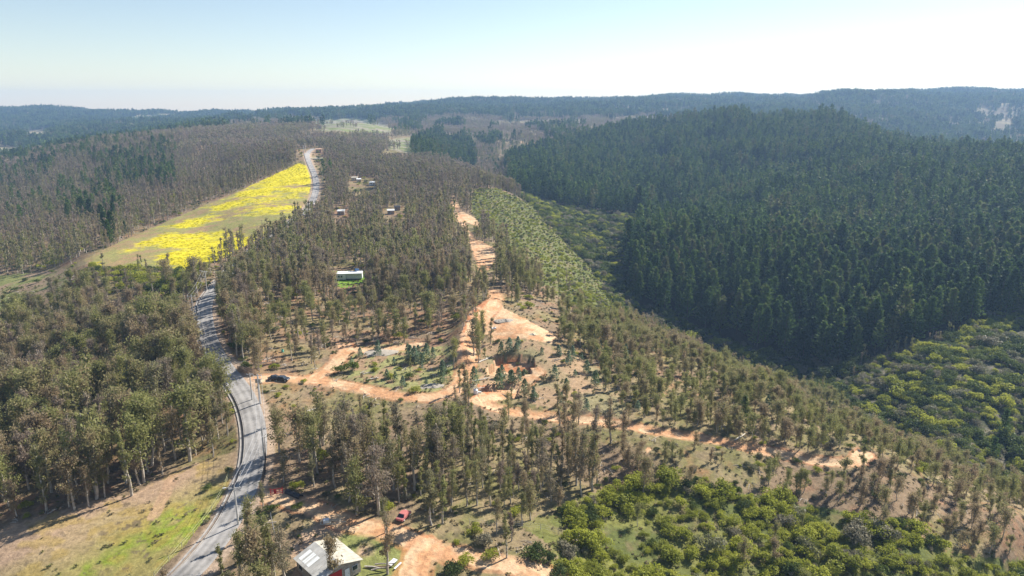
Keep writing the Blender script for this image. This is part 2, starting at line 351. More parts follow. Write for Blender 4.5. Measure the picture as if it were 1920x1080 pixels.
# ------------------------------------------------------------------ materials
def newmat(name):
    m = bpy.data.materials.new(name); m.use_nodes = True; n = m.node_tree
    return m, n, n.nodes['Principled BSDF']
def mat(name, col, rough=.8, var=.25, scale=3.0, metal=0, bump=0.0, spec=.3):
    m, n, p = newmat(name); p.inputs['Roughness'].default_value = rough; p.inputs['Metallic'].default_value = metal
    p.inputs['Specular IOR Level'].default_value = spec
    tc = n.nodes.new('ShaderNodeTexCoord'); no = n.nodes.new('ShaderNodeTexNoise'); no.inputs['Scale'].default_value = scale; no.inputs['Detail'].default_value = 5
    n.links.new(tc.outputs['Object'], no.inputs['Vector'])
    cr = n.nodes.new('ShaderNodeValToRGB'); cr.color_ramp.elements[0].position = .3; cr.color_ramp.elements[1].position = .7
    cr.color_ramp.elements[0].color = (*[c * (1 - var) for c in col], 1); cr.color_ramp.elements[1].color = (*[min(1, c * (1 + var)) for c in col], 1)
    n.links.new(no.outputs[0], cr.inputs[0]); n.links.new(cr.outputs[0], p.inputs['Base Color'])
    if bump:
        b = n.nodes.new('ShaderNodeBump'); b.inputs['Strength'].default_value = bump; b.inputs['Distance'].default_value = .1
        n.links.new(no.outputs[0], b.inputs['Height']); n.links.new(b.outputs[0], p.inputs['Normal'])
    return m
def leafmat(name, cols, transl=.35, rough=.55, spec=.1):
    """foliage: colour differs from plant to plant (Random) and clump to clump (noise); some light passes through"""
    m, n, p = newmat(name); N = n.nodes.new; L = n.links.new
    oi = N('ShaderNodeObjectInfo'); cr = N('ShaderNodeValToRGB'); el = cr.color_ramp.elements
    while len(el) < len(cols): el.new(.5)
    for i, c in enumerate(cols): el[i].position = i / (len(cols) - 1); el[i].color = (*c, 1)
    no = N('ShaderNodeTexNoise'); no.inputs['Scale'].default_value = .9; no.inputs['Detail'].default_value = 3
    tc = N('ShaderNodeTexCoord'); L(tc.outputs['Object'], no.inputs['Vector'])
    ma = N('ShaderNodeMath'); ma.operation = 'MULTIPLY_ADD'; ma.inputs[1].default_value = 1.3; ma.inputs[2].default_value = -.65
    L(no.outputs[0], ma.inputs[0]); ad = N('ShaderNodeMath'); ad.operation = 'ADD'; ad.use_clamp = True
    gp = N('ShaderNodeNewGeometry'); pn = N('ShaderNodeTexNoise'); pn.inputs['Scale'].default_value = .022; pn.inputs['Detail'].default_value = 2; L(gp.outputs['Position'], pn.inputs['Vector'])
    pm = N('ShaderNodeMath'); pm.operation = 'MULTIPLY_ADD'; pm.inputs[1].default_value = 1.5; pm.inputs[2].default_value = -.65; L(pn.outputs[0], pm.inputs[0]); rs = N('ShaderNodeMath'); rs.operation = 'MULTIPLY_ADD'; rs.inputs[1].default_value = .8; L(oi.outputs['Random'], rs.inputs[0]); L(pm.outputs[0], rs.inputs[2])
    L(rs.outputs[0], ad.inputs[0]); L(ma.outputs[0], ad.inputs[1]); L(ad.outputs[0], cr.inputs[0])
    L(cr.outputs[0], p.inputs['Base Color']); p.inputs['Roughness'].default_value = rough; p.inputs['Specular IOR Level'].default_value = spec
    tr = N('ShaderNodeBsdfTranslucent'); L(cr.outputs[0], tr.inputs[0]); mx = N('ShaderNodeMixShader'); mx.inputs[0].default_value = transl
    L(p.outputs[0], mx.inputs[1]); L(tr.outputs[0], mx.inputs[2]); L(mx.outputs[0], n.nodes['Material Output'].inputs[0])
    return m
M = dict(
 euc=leafmat('eucalyptus_leaves', [(.31,.235,.15),(.32,.255,.145),(.28,.26,.115),(.23,.24,.085),(.31,.30,.105)], .48, spec=.1),
 eucb=leafmat('grey_brown_leaves', [(.26,.20,.155),(.29,.235,.175),(.24,.20,.13),(.21,.20,.10),(.28,.255,.13)], .42, spec=.1),
 bark=mat('eucalyptus_bark', (.42, .37, .31), .9, .35, 1.5, spec=.1), pbark=mat('pine_bark', (.12, .09, .07), .9, .3, 2),
 pine=leafmat('pine_needles', [(.035,.066,.026),(.06,.105,.032),(.09,.15,.038),(.145,.215,.046),(.16,.165,.07)], .3, spec=.04),
 shrub=leafmat('shrub_leaves', [(.24,.26,.045),(.31,.33,.05),(.38,.395,.06),(.44,.44,.08)], .45),
 dshrub=leafmat('dark_shrub_leaves', [(.07,.095,.03),(.10,.135,.034),(.14,.175,.036),(.18,.21,.045)], .3),
 grey=leafmat('grey_twigs', [(.29,.265,.18),(.23,.205,.14),(.20,.205,.09),(.32,.30,.21)], .25),
 young=leafmat('young_leaves', [(.15,.21,.13),(.19,.26,.16),(.14,.20,.09)], .35, spec=.5),
 bright=leafmat('bright_leaves', [(.10,.15,.02),(.14,.20,.025)], .4),
 dryg=leafmat('dry_grass', [(.26,.21,.12),(.18,.15,.09),(.14,.15,.05),(.20,.20,.07)], .3),
 yellow=leafmat('yellow_petals', [(.30,.32,.03),(.66,.56,.01),(.76,.66,.02)], .35),
)
def ground_mat():
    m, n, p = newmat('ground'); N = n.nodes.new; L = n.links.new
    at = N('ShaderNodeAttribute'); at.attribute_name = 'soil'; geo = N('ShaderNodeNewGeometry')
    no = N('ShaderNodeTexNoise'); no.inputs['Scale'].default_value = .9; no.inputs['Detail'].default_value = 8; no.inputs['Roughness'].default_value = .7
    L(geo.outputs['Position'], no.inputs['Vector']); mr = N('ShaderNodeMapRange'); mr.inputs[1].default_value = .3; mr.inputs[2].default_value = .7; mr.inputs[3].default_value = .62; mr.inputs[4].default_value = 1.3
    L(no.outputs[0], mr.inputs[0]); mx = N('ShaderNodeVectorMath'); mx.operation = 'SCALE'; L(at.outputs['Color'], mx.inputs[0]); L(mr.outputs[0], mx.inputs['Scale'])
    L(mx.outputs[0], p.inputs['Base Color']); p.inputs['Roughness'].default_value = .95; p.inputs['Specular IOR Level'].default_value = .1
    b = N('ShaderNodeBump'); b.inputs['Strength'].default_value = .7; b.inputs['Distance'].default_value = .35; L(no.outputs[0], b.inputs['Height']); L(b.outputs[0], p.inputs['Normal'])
    return m
nth = len(TH); I = np.arange(NLY - 1)[:, None] * nth + np.arange(nth - 1)[None]
quads = np.stack([I, I + 1, I + nth + 1, I + nth], -1).reshape(-1, 4)
gm = mesh_np('ground', np.stack([GX, GY, GZ], -1).reshape(-1, 3), quads, [ground_mat()], smooth_=True)
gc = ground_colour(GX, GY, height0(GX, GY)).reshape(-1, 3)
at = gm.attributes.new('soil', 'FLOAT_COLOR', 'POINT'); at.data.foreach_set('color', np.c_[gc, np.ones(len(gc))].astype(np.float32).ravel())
ground = tag(link('ground', gm), kind='structure')

def ribbon(name, cl, offs, m, lift=.12, dz=None):
    """a strip along a centreline; offs = sideways offsets in metres (left negative)"""
    cl = dens(cl, 1.5); t = np.gradient(cl, axis=0); t /= np.linalg.norm(t, axis=1)[:, None] + 1e-9; nrm = np.c_[t[:, 1], -t[:, 0]]
    k = len(offs); V = []
    for j, o in enumerate(offs):
        q = cl + nrm * o; z = H(q[:, 0], q[:, 1]) + lift + np.maximum(0, cl[:, 1] - 250) * .0006 + (dz[j] if dz else 0)
        V.append(np.c_[q, z])
    V = np.stack(V, 1).reshape(-1, 3); n = len(cl)
    I = np.arange(n - 1)[:, None] * k + np.arange(k - 1)[None]
    me = mesh_np(name, V, np.stack([I, I + 1, I + k + 1, I + k], -1).reshape(-1, 4), [m], smooth_=True)
    return link(name, me)
asph, n_, p_ = newmat('asphalt'); N_ = n_.nodes.new; L_ = n_.links.new
p_.inputs['Roughness'].default_value = .9; p_.inputs['Specular IOR Level'].default_value = .15
ac_ = N_('ShaderNodeAttribute'); ac_.attribute_name = 'across'; geo_ = N_('ShaderNodeNewGeometry')
wv_ = N_('ShaderNodeMath'); wv_.operation = 'COSINE'; ml_ = N_('ShaderNodeMath'); ml_.operation = 'MULTIPLY'; ml_.inputs[1].default_value = 3.9; L_(ac_.outputs['Fac'], ml_.inputs[0]); L_(ml_.outputs[0], wv_.inputs[0])
no_ = N_('ShaderNodeTexNoise'); no_.inputs['Scale'].default_value = .22; no_.inputs['Detail'].default_value = 9; no_.inputs['Roughness'].default_value = .72; L_(geo_.outputs['Position'], no_.inputs['Vector'])
ma_ = N_('ShaderNodeMath'); ma_.operation = 'MULTIPLY_ADD'; ma_.inputs[1].default_value = -.07; L_(wv_.outputs[0], ma_.inputs[0]); L_(no_.outputs[0], ma_.inputs[2])
cr_ = N_('ShaderNodeValToRGB'); e_ = cr_.color_ramp.elements; e_[0].position = .32; e_[0].color = (.19, .18, .17, 1); e_[1].position = .62; e_[1].color = (.38, .36, .34, 1); L_(ma_.outputs[0], cr_.inputs[0]); L_(cr_.outputs[0], p_.inputs['Base Color'])
road = tag(ribbon('road', PAVED, np.linspace(-2.5, 2.5, 9), asph, .14), kind='structure')
av_ = road.data.attributes.new('across', 'FLOAT', 'POINT'); av_.data.foreach_set('value', np.tile(np.linspace(-2.5, 2.5, 9), len(road.data.vertices) // 9).astype(np.float32))
conc = mat('concrete', (.27, .25, .23), .8, .2, 1.0)
near = PAVED[PAVED[:, 1] < 330]
tag(ribbon('kerb', near, [-2.85, -2.82, -2.62, -2.58], conc, .10, [-.1, .13, .13, .0]), kind='structure')
tag(ribbon('gutter', near, [-3.7, -3.5, -3.25, -3.15], conc, .06, [.12, -.02, -.02, .06]), kind='structure')

# ------------------------------------------------------------------ plants
def tubes(paths, sides=5):
    """paths: list of (points Nx3, radii N) -> verts, quads"""
    V = []; Q = []; b = 0
    for pts, rad in paths:
        pts = np.asarray(pts, float); n = len(pts); a = np.arange(sides) / sides * 2 * math.pi
        t = np.gradient(pts, axis=0); t /= np.linalg.norm(t, axis=1)[:, None] + 1e-9
        ref = np.where(np.abs(t[:, 2:3]) > .9, np.array([[1., 0, 0]]), np.array([[0, 0, 1.]]))
        u = np.cross(t, ref); u /= np.linalg.norm(u, axis=1)[:, None] + 1e-9; v = np.cross(t, u)
        ring = pts[:, None] + (u[:, None] * np.cos(a)[None, :, None] + v[:, None] * np.sin(a)[None, :, None]) * np.asarray(rad)[:, None, None]
        V.append(ring.reshape(-1, 3))
        for i in range(n - 1):
            for s in range(sides):
                Q.append((b + i * sides + s, b + i * sides + (s + 1) % sides, b + (i + 1) * sides + (s + 1) % sides, b + (i + 1) * sides + s))
        b += n * sides
    return np.concatenate(V), np.array(Q)
def leaves(cen, L_, W_, down, g, up=None, nrm=None, nj=.6):
    """diamond leaf sprays round given centres. down: 0 random .. 1 hanging"""
    n = len(cen); d = g.normal(size=(n, 3)); d /= np.linalg.norm(d, axis=1)[:, None]
    if up is not None: d = d * (1 - down) + up * down
    else: d[:, 2] -= down * 1.6
    d /= np.linalg.norm(d, axis=1)[:, None] + 1e-9
    s = np.cross(d, g.normal(size=(n, 3)) if nrm is None else nrm + g.normal(0, nj, (n, 3))); s /= np.linalg.norm(s, axis=1)[:, None] + 1e-9
    k = g.uniform(.6, 1.4, (n, 1)); d *= L_ * k * .5; s *= W_ * k * .5
    V = np.stack([cen - d, cen + s, cen + d, cen - s], 1).reshape(-1, 3)
    return V, np.arange(4 * n).reshape(n, 4)
def euc_mesh(seed, Ht, nleaf, leaf, slim=1.0, bare=.25, sides=5):
    g = np.random.default_rng(seed); k = 9; zz = np.linspace(0, 1, k)
    bend = np.cumsum(g.normal(0, .018, (k, 2)), axis=0) * Ht * .5; bend -= bend[0]
    tr = np.c_[bend, zz * Ht * .96]; r0 = .018 * Ht
    paths = [(tr, r0 * (1 - zz * .9) + .02)]
    cen = []; nl = int(g.integers(10, 16))
    for i in range(nl):
        h = g.uniform(bare + .08, .93); b = np.array([np.interp(h, zz, tr[:, j]) for j in range(3)]); az = g.uniform(0, 6.283)
        ln = Ht * g.uniform(.10, .21) * slim * (1.25 - h * .6); q = [b]
        for s in range(3):
            q.append(q[-1] + np.array([math.cos(az), math.sin(az), 1.1 - .2 * s + g.normal(0, .15)]) * ln / 3 * np.array([.8, .8, 1.]))
        q = np.array(q); paths.append((q, np.array([.35, .27, .18, .07]) * r0 * (1.2 - h) + .012))
        m = int(nleaf * g.uniform(.5, 1.5) / nl * .8)
        tt = g.uniform(.25, 1.12, m); lp = np.stack([np.interp(tt, [0, .33, .66, 1, 1.2], np.r_[q[:, j], q[-1, j] * 2 - q[-2, j]]) for j in range(3)], 1)
        cen.append(lp + g.normal(0, 1, (m, 3)) * np.array([.042, .042, .038]) * Ht * slim)
    m = int(nleaf * .28); tt = g.beta(2.0, 1.3, m) * (1 - bare) + bare
    # shoots along the trunk grow in tufts
    tt = np.clip(np.round(tt * 14) / 14 + g.normal(0, .012, m), bare * .8, 1.02)
    lp = np.stack([np.interp(tt, zz, tr[:, j]) for j in range(3)], 1); cen.append(lp + g.normal(0, 1, (m, 3)) * np.array([.03, .03, .014]) * Ht * slim)
    cen = np.concatenate(cen)
    return tubes(paths, sides), leaves(cen, leaf, leaf * .42, .45, g)
def pine_mesh(seed, Ht, nb, per, leaf, sides=5):
    g = np.random.default_rng(seed); zz = np.linspace(0, 1, 6); tr = np.c_[g.normal(0, .05, 6), g.normal(0, .05, 6), zz * Ht]
    paths = [(tr, .011 * Ht * (1 - zz * .93) + .01)]; V = []; n = nb
    cen = []; up = []
    for i in range(n):
        h = (i + g.uniform(0, .8)) / n; h = .12 + h * .86; az = i * 2.4 + g.normal(0, .4)
        ln = Ht * (.235 * (1 - h) ** .8 + .02) * g.uniform(.7, 1.25); rise = .15 + .75 * h
        d = np.array([math.cos(az), math.sin(az), rise * .6]); t = g.uniform(.15, 1.05, per) ** .8
        c = np.array([0, 0, h * Ht]) + d * (t * ln)[:, None] + np.array([0, 0, 1]) * (t ** 2 * ln * .22)[:, None]
        cen.append(c + g.normal(0, leaf * .22, (per, 3))); up.append(np.repeat((d + [0, 0, .5])[None], per, 0))
    top = np.c_[g.normal(0, .1, (5, 2)), Ht * np.linspace(.93, 1.02, 5)]; cen.append(top); up.append(np.repeat(np.array([[0, 0, 1.]]), 5, 0))
    cen = np.concatenate(cen); up = np.concatenate(up); up /= np.linalg.norm(up, axis=1)[:, None]
    return tubes(paths, sides), leaves(cen, leaf, leaf * .55, .6, g, up, np.array([[0, 0, 1.]]), .45)
def shrub_mesh(seed, r, ht, n, leaf, lumps=6, openess=0.0):
    g = np.random.default_rng(seed); cen = []; paths = []; nvs = []
    for i in range(lumps):
        a = g.uniform(0, 6.283); d = r * g.uniform(0, .75); c = np.array([math.cos(a) * d, math.sin(a) * d, ht * g.uniform(.35, .62)]); rr = r * g.uniform(.26, .55)
        m = n // lumps; v = g.normal(size=(m, 3)); v /= np.linalg.norm(v, axis=1)[:, None]; v[:, 2] = np.abs(v[:, 2]) * 1.0 - .25
        cen.append(c + v * np.array([rr, rr, ht * .45]) * g.uniform(.55, 1.08, (m, 1))); nvs.append(v)
        q = np.array([[0, 0, -.1], c * [.5, .5, .5], c]); paths.append((q, np.array([.05, .035, .015]) * r * .6 + .01))
    cen = np.concatenate(cen); cen[:, 2] = np.maximum(cen[:, 2], .05); nv = np.concatenate(nvs)
    return tubes(paths, 4), leaves(cen, leaf, leaf * .6, .0, g, None, nv, .55)
def young_mesh(seed, Ht, n, leaf):
    g = np.random.default_rng(seed); h = g.uniform(0.03, 1, n) ** .85; a = g.uniform(0, 6.283, n); r = Ht * .3 * (1 - h) ** .6 * g.uniform(.3, 1.15, n) + .05
    cen = np.c_[np.cos(a) * r, np.sin(a) * r, h * Ht]
    return tubes([(np.array([[0, 0, 0], [0, 0, Ht * .5], [0, 0, Ht]]), np.array([.06, .04, .01]))], 4), leaves(cen, leaf, leaf * .55, .1, g)
def snag_mesh(seed, Ht, n=26):
    g = np.random.default_rng(seed); paths = [(np.array([[0, 0, 0], [.1, 0, Ht * .5], [.15, .1, Ht]]), np.array([.14, .09, .02]))]
    for i in range(n):
        h = g.uniform(.3, .95) * Ht; a = g.uniform(0, 6.283); l = g.uniform(.12, .26) * Ht; d = np.array([math.cos(a), math.sin(a), .9])
        b = np.array([.1, 0, h]); paths.append((np.array([b, b + d * l * .5, b + d * l + [0, 0, .2 * l]]), np.array([.04, .025, .012])))
    return tubes(paths, 4)
TREE = {}                            # kind -> list of (crown mesh, trunk mesh, joined mesh, height)
def add_kind(key, builder, args, lm, bm, both=True):
    out = []
    for i, a in enumerate(args):
        (tv, tq), (lv, lq) = builder(*a)
        cr = mesh_np(key + '_crown', lv, lq, [lm]); tk = mesh_np(key + '_trunk', tv, tq, [bm], smooth_=True)
        jn = mesh_np(key, np.r_[lv, tv], np.r_[lq, tq + len(lv)], [lm, bm], np.r_[np.zeros(len(lq)), np.ones(len(tq))])
        out.append((cr, tk, jn, a[1]))
    TREE[key] = out
add_kind('euc_near', euc_mesh, [(101 + i, 13, 1600, .36, sl, b) for i, (sl, b) in enumerate([(.66, .14), (.52, .06), (.9, .2), (.42, .02), (.74, .28), (.58, .1)])], M['euc'], M['bark'])
add_kind('euc_wide', euc_mesh, [(161 + i, 13, 1500, .55, sl, b) for i, (sl, b) in enumerate([(1.15, .12), (.95, .08), (1.3, .2), (1.05, .02)])], M['euc'], M['bark'])
MIDS = [(141 + i, 11, 340, .55, sl, b, 3) for i, (sl, b) in enumerate([(.55, .1), (.45, .05), (.7, .15), (.38, .03), (.6, .2)])]
add_kind('euc_midgreen', euc_mesh, MIDS, M['euc'], M['bark'])
add_kind('euc_grey', euc_mesh, [(181 + i, 13, 1500, .38, sl, b) for i, (sl, b) in enumerate([(.6, .1), (.5, .05), (.8, .15), (.9, .1)])], M['eucb'], M['bark'])
add_kind('euc_mid', euc_mesh, [(141 + i, 11, 340, .55, sl, b, 3) for i, (sl, b) in enumerate([(.55, .1), (.45, .05), (.7, .15), (.38, .03), (.6, .2)])], M['eucb'], M['bark'])
add_kind('pine_near', pine_mesh, [(201 + i, 20, nb, 17, 1.05) for i, nb in enumerate([84, 96, 74, 90])], M['pine'], M['pbark'])
add_kind('pine_mid', pine_mesh, [(221 + i, 20, nb, 7, 1.5, 3) for i, nb in enumerate([44, 52, 40, 48])], M['pine'], M['pbark'])
for nm, mt, sd0 in (('shrub_a', M['shrub'], 301), ('shrub_b', M['dshrub'], 321), ('shrub_c', M['grey'], 341)):
    add_kind(nm, shrub_mesh, [(sd0 + i, 2.0, 2.0, n, lf, lp) for i, (n, lf, lp) in enumerate([(1100, .25, 8), (950, .26, 6), (1250, .23, 10), (1000, .27, 12)])], mt, M['bark'])
add_kind('young', young_mesh, [(401 + i, 4.2, 420, .42) for i in range(3)], M['young'], M['bark'])
add_kind('tuft', shrub_mesh, [(421 + i, .8, .5, 40, .32, 3) for i in range(3)], M['dryg'], M['bark'])
add_kind('flower', shrub_mesh, [(431 + i, 1.5, .8, 50, .3, 5) for i in range(2)], M['yellow'], M['dryg'])
def clump(key, base, n, size, hs, seed):
    out = []
    for k in range(3):
        g = np.random.default_rng(seed + k); V = []; Q = []; MI = []; b = 0
        for i in range(n):
            (tv, tq), (lv, lq) = base(seed * 7 + k * 50 + i); s = g.uniform(*hs); o = np.array([g.uniform(-size, size), g.uniform(-size, size), 0])
            v = np.r_[lv, tv] * s + o; V.append(v); Q += [lq + b, tq + len(lv) + b]; MI += [np.zeros(len(lq)), np.ones(len(tq))]; b += len(v)
        out.append((None, None, mesh_np(key, np.concatenate(V), np.concatenate(Q), [M['pine'] if 'pine' in key else M['eucb'], M['bark']], np.concatenate(MI)), 12))
    TREE[key] = out
clump('pine_far', lambda s: pine_mesh(s, 18, 22, 4, 2.6, 3), 5, 8, (.7, 1.1), 61)
clump('euc_far', lambda s: euc_mesh(s, 11, 60, 1.5, 1.1, .1, 3), 6, 8, (.7, 1.15), 71)

def scatter(y0, y1, cell, seed, xlim=.93, top=12, slack=14):
    g = np.random.default_rng(seed); X = []; 
    ys = np.arange(y0, y1, cell); out = []
    for y in ys:
        xs = np.arange(-y * xlim, y * xlim, cell); out.append(np.c_[xs, np.full(len(xs), y)])
    p = np.concatenate(out); p = p + g.uniform(-.47, .47, p.shape) * cell; x, y = p[:, 0], p[:, 1]; z = H(x, y)
    j = np.clip((np.log(np.maximum(y, 56)) - LY[0]) / (LY[1] - LY[0]), 0, NLY - 2).astype(int); i = np.clip(np.interp(x / y, TH, np.arange(len(TH))), 0, len(TH) - 1).astype(int)
    ok = (z + top + slack - CAMZ) / y > RUN[j, i]
    x, y, z = x[ok], y[ok], z[ok]; px, py = to_px(x, y, z - 0)
    return g, x, y, z, px, py
def warp(x, y, px, py, a=26):
    k = np.clip(300 / y, .35, 1.6); s_ = np.clip(y / 260, .7, 4)
    return px + (fbm(x / 14 / s_, y / 14 / s_, 201, 3) - .5) * 2 * a * k, py + (fbm(x / 14 / s_, y / 14 / s_, 205, 3) - .5) * a * k
def inz(k, px, py): return inpoly(px, py, Z[k])
def box(px, py, a, b, c, d): return (px > a) & (px < c) & (py > b) & (py < d)
HOUSES = []                          # footprints kept free of plants: (x, y, r)
for p_, r_ in (((617, 1068), 7.5), ((655, 519), 9.5), ((528, 712), 4), ((758, 968), 4.5), ((640, 401), 7), ((737, 398), 7), ((670, 341), 6), ((620, 978), 4.5), ((738, 1058), 3.5), ((893, 738), 3), ((922, 616), 4),
               ((715, 1070), 4), ((520, 926), 2.5)):
    HOUSES.append((*pt(*p_), r_))
def free(x, y, extra=0):
    m = np.ones(x.shape, bool)
    for hx, hy, r in HOUSES: m &= (x - hx) ** 2 + (y - hy) ** 2 > (r + extra) ** 2
    # the small houses are seen through gaps in front of them
    return m
PTS = dict(euc=[], pine=[], shrub=[], young=[])
def keep(kind, x, y, z, h, var, zone_, sz=None):
    PTS[kind] += list(zip(x, y, z, h, var, zone_))
def shield(x, y, px, py, h):
    """keep trees from standing right in front of what the photo shows in the open"""
    tx, ty = to_px(x, y, H(x, y) + h); m = np.ones(x.shape, bool)
    for (a, b, c, d) in ((632, 500, 682, 524), (548, 1014, 680, 1078), (630, 394, 652, 406), (722, 390, 755, 404), (748, 955, 770, 978), (516, 705, 542, 720), (590, 958, 640, 992),
                         (926, 568, 1040, 645), (915, 690, 1000, 706), (884, 725, 905, 742), (888, 462, 926, 484), (862, 400, 898, 412), (575, 224, 735, 246), (722, 260, 795, 284), (560, 280, 605, 372), (660, 334, 700, 352),
                         (384, 640, 392, 676), (470, 705, 475, 750), (435, 930, 450, 984), (489, 808, 498, 862)):
        m &= ~((px > a - 5) & (px < c + 5) & (ty < d) & (py > b) )
    rk = np.random.default_rng(9).random(x.shape)
    for xs, ys, pr in (((430,480,530,590,640,700,760,850),(706,712,709,713,722,735,744,738),.97), ((592,622,640,655,725,790),(708,690,668,655,655,645),.9), ((890,930,1000,1100,1200,1300,1400,1500,1580,1608),(748,763,775,787,801,818,837,856,868,864),.8), ((500,540,600,650,700,745,790,830,900,980),(928,938,957,980,992,1003,1022,1036,1050,1066),.75)):
        ry = np.interp(px, xs, ys); m &= ~((px > xs[0]) & (px < xs[-1]) & (py > ry) & (ty < ry + 5) & (rk < pr))
    m &= ~((px > 565) & (px < 720) & (py > 715) & (py < 830) & (ty < 790) & (rk < .85))
    m &= ~((px < 128) & (py > 545) & (py < 640) & (ty < 545) & (rk < .93)); m &= ~((px > 185) & (px < 345) & (ty < 548) & (py > 520) & (py < 640) & (rk < .85)); m &= ~((px > 120) & (px < 420) & (py > 485) & (ty < 478) & (py < 560) & (rk < .7))
    # the visible stretches of the paved road: tops must not cover it
    for (a, b, c, d) in ((372, 590, 402, 665), (440, 745, 492, 905), (330, 925, 450, 1080)):
        k = (px > a) & (px < c) & (ty < d) & (py > b); m &= ~k
    return m
# --- eucalyptus
g, x, y, z, px, py = scatter(85, 900, 3.0, 1)
n = fbm(x / 25, y / 25, 60); opx, opy = px, py; px, py = warp(x, y, px, py); dn = np.full(x.shape, .85); h = 9.5 + 3 * n
zn = np.full(x.shape, 'ridge', dtype=object)
def setz(m, name, d, hh):
    dn[m] = d; h[m] = hh; zn[m] = name
setz(px < 420, 'west', .5, 10)
m = box(px, py, -500, 590, 455, 990); setz(m, 'stand', .62, 13.5)
m = box(px, py, 60, 505, 390, 640); setz(m, 'stand', .6, 11)
setz(box(px, py, 470, 560, 870, 705), 'open', .34, 9)
setz(box(px, py, 455, 700, 590, 940), 'verge', .13, 9)
setz(box(px, py, 455, 690, 510, 760), 'verge', .4, 10)
setz(box(px, py, 590, 712, 700, 775), 'verge', .08, 8)
m = (py > 560) & (px > 1000) ; setz(m, 'spur', .8, 6.4)
m = (px > 950) & (px < 1200) & (py > 540) & (py < 655) & (py < 540 + (px - 900) * .75); setz(m, 'spur', .6, 7.5)
setz((py > 815) & (px > 1150) & (px < 1450), 'spur', .42, 6.0)
setz((px > 1380) & (py > 870) & (py < 1010), 'spur', .45, 6)
setz(inz('centre', px, py), 'block', .95, 11.5)
setz(inz('centre', px, py) & (py > 915) & (px > 720), 'block', .8, 9.5)
setz(inz('slope', px, py), 'slope', .03, 5.0); setz(inz('scrub', px, py), 'scrub', .018, 7)
for k in ('valley', 'pines', 'grove', 'gully', 'knob', 'knob2', 'clearing', 'pitside', 'youngarea', 'houseyard'): dn[inz(k, px, py)] = 0
setz(inz('pitside', px, py), 'open', .03, 6); setz(inz('youngarea', px, py), 'open', .04, 6)
setz(box(px, py, 392, 545, 480, 610), 'ridge', .98, 11.5); setz(inz('yard', px, py), 'yard', .05, 12)
setz(box(px, py, 820, 960, 1100, 1200), 'yard', .006, 10)
setz(box(px, py, 800, 690, 900, 765), 'open', .02, 6)
dn[box(px, py, 700, 985, 900, 1300)] = 0
setz(box(px, py, 560, 940, 720, 1000), 'yard', .32, 12)
setz(box(px, py, 660, 1000, 700, 1040), 'yard', .2, 12)
setz(box(px, py, 500, 1000, 545, 1300), 'yard', .3, 12)
setz(box(px, py, 460, 985, 505, 1300) , 'yard', .4, 12)
dn[box(px, py, 505, 935, 575, 1000)] = .03
dn[inpoly(px, py, ((120,505),(160,488),(290,505),(380,500),(400,530),(330,545),(200,530),(110,560)))] = .06
dn[box(px, py, 500, 430, 560, 700) & (n > .62)] *= .4
n3 = fbm(x / 9, y / 9, 64, 3); px, py = opx, opy
sel = (g.random(x.shape) < dn * np.clip(.2 + 1.0 * n + .8 * (n3 - .35), 0, 1.5)) & ~clear_mask(x, y, px, py, .6) & free(x, y)
hh = h * (.72 + .56 * fbm(x / 18, y / 18, 66, 2)) * g.normal(1, .2, x.shape).clip(.5, 1.5)
sel &= shield(x, y, px, py, hh)
var = np.where(y < 300, 0, 1)
keep('euc', x[sel], y[sel], z[sel], hh[sel], var[sel], zn[sel])
# single trees that stand out in the photograph: (px, py of the foot, height, label)
LONE = [((247,928),17,'tall pale-trunked eucalyptus standing alone at the edge of the lower meadow'),((236,905),14,None),((262,908),11,None),((140,955),14,'many-stemmed broad eucalyptus on the meadow edge above the long shadow'),((130,950),11,None),((166,948),10,None),
 ((950,1047),10.5,'lone slim eucalyptus among low bushes just above the lower dirt track'),((727,1078),13,'tall bare-stemmed eucalyptus rising beside the scrap timber in the dirt yard'),((722,1000),8,None),((618,1100),10.5,'broad eucalyptus growing in front of the tin-roofed house, hiding part of its roof'),
 ((862,735),9,'dark narrow eucalyptus column at the dirt road junction'),((872,762),13.5,'tallest dark column-like eucalyptus below the dirt road junction'),((880,765),11.5,None),((895,668),15,'slender dark eucalyptus between the cut bank and the graded pad'),((888,672),13,None),((900,664),12,None),((906,650),9,None),
 ((850,690),11,None),((500,1075),12,'leafy eucalyptus leaning over the paved road near the roof'),((455,1075),8,None),((478,1040),12.5,None),((420,1098),9,None),((515,1085),12,None),((465,1010),8,None),((978,985),8,None),((312,535),12,'open-crowned eucalyptus silhouetted against the yellow flowers'),
 ((318,508),9,None),((276,505),4,None),((450,1092),11,None),((535,1095),12,None),((930,1000),9,None)]
lone_at = []
for (a, b), hgt, lab in LONE:
    lx, ly = pt(a, b); lone_at.append((lx, ly)); PTS['euc'].append((lx, ly, float(H(lx, ly)), hgt, 0, lab or 'lone'))
# --- pines
g, x, y, z, px, py = scatter(250, 1350, 6.6, 2, top=18)
n = fbm(x / 40, y / 40, 70); pz = inz('pines', px, py); gz = inz('grove', px, py); dn = np.zeros(x.shape); h = np.full(x.shape, 17.); zn = np.full(x.shape, 'slope', dtype=object)
dn[pz] = .93; h[pz] = 18 + 6 * n[pz]; dn[gz] = .9; h[gz] = 15; zn[gz] = 'grove'
px0, py0 = px, py; px, py = warp(x, y, px, py, 34)
for (a, b, c, d, q) in ((175,300,330,385,.55),(0,290,110,360,.5),(-300,290,0,420,.4),(90,262,330,300,.35),(20,330,180,420,.12),(190,380,240,460,.3),(600,330,622,350,.3),(0,400,60,470,.2)):
    m = box(px, py, a, b, c, d) & ~inz('field', px, py) & (fbm(x / 30, y / 30, 77) > .45); dn[m] = q; h[m] = 15; zn[m] = 'west'
m = box(px, py, 900, 255, 1000, 340) & ~pz; dn[m] = .18; h[m] = 11
px, py = px0, py0
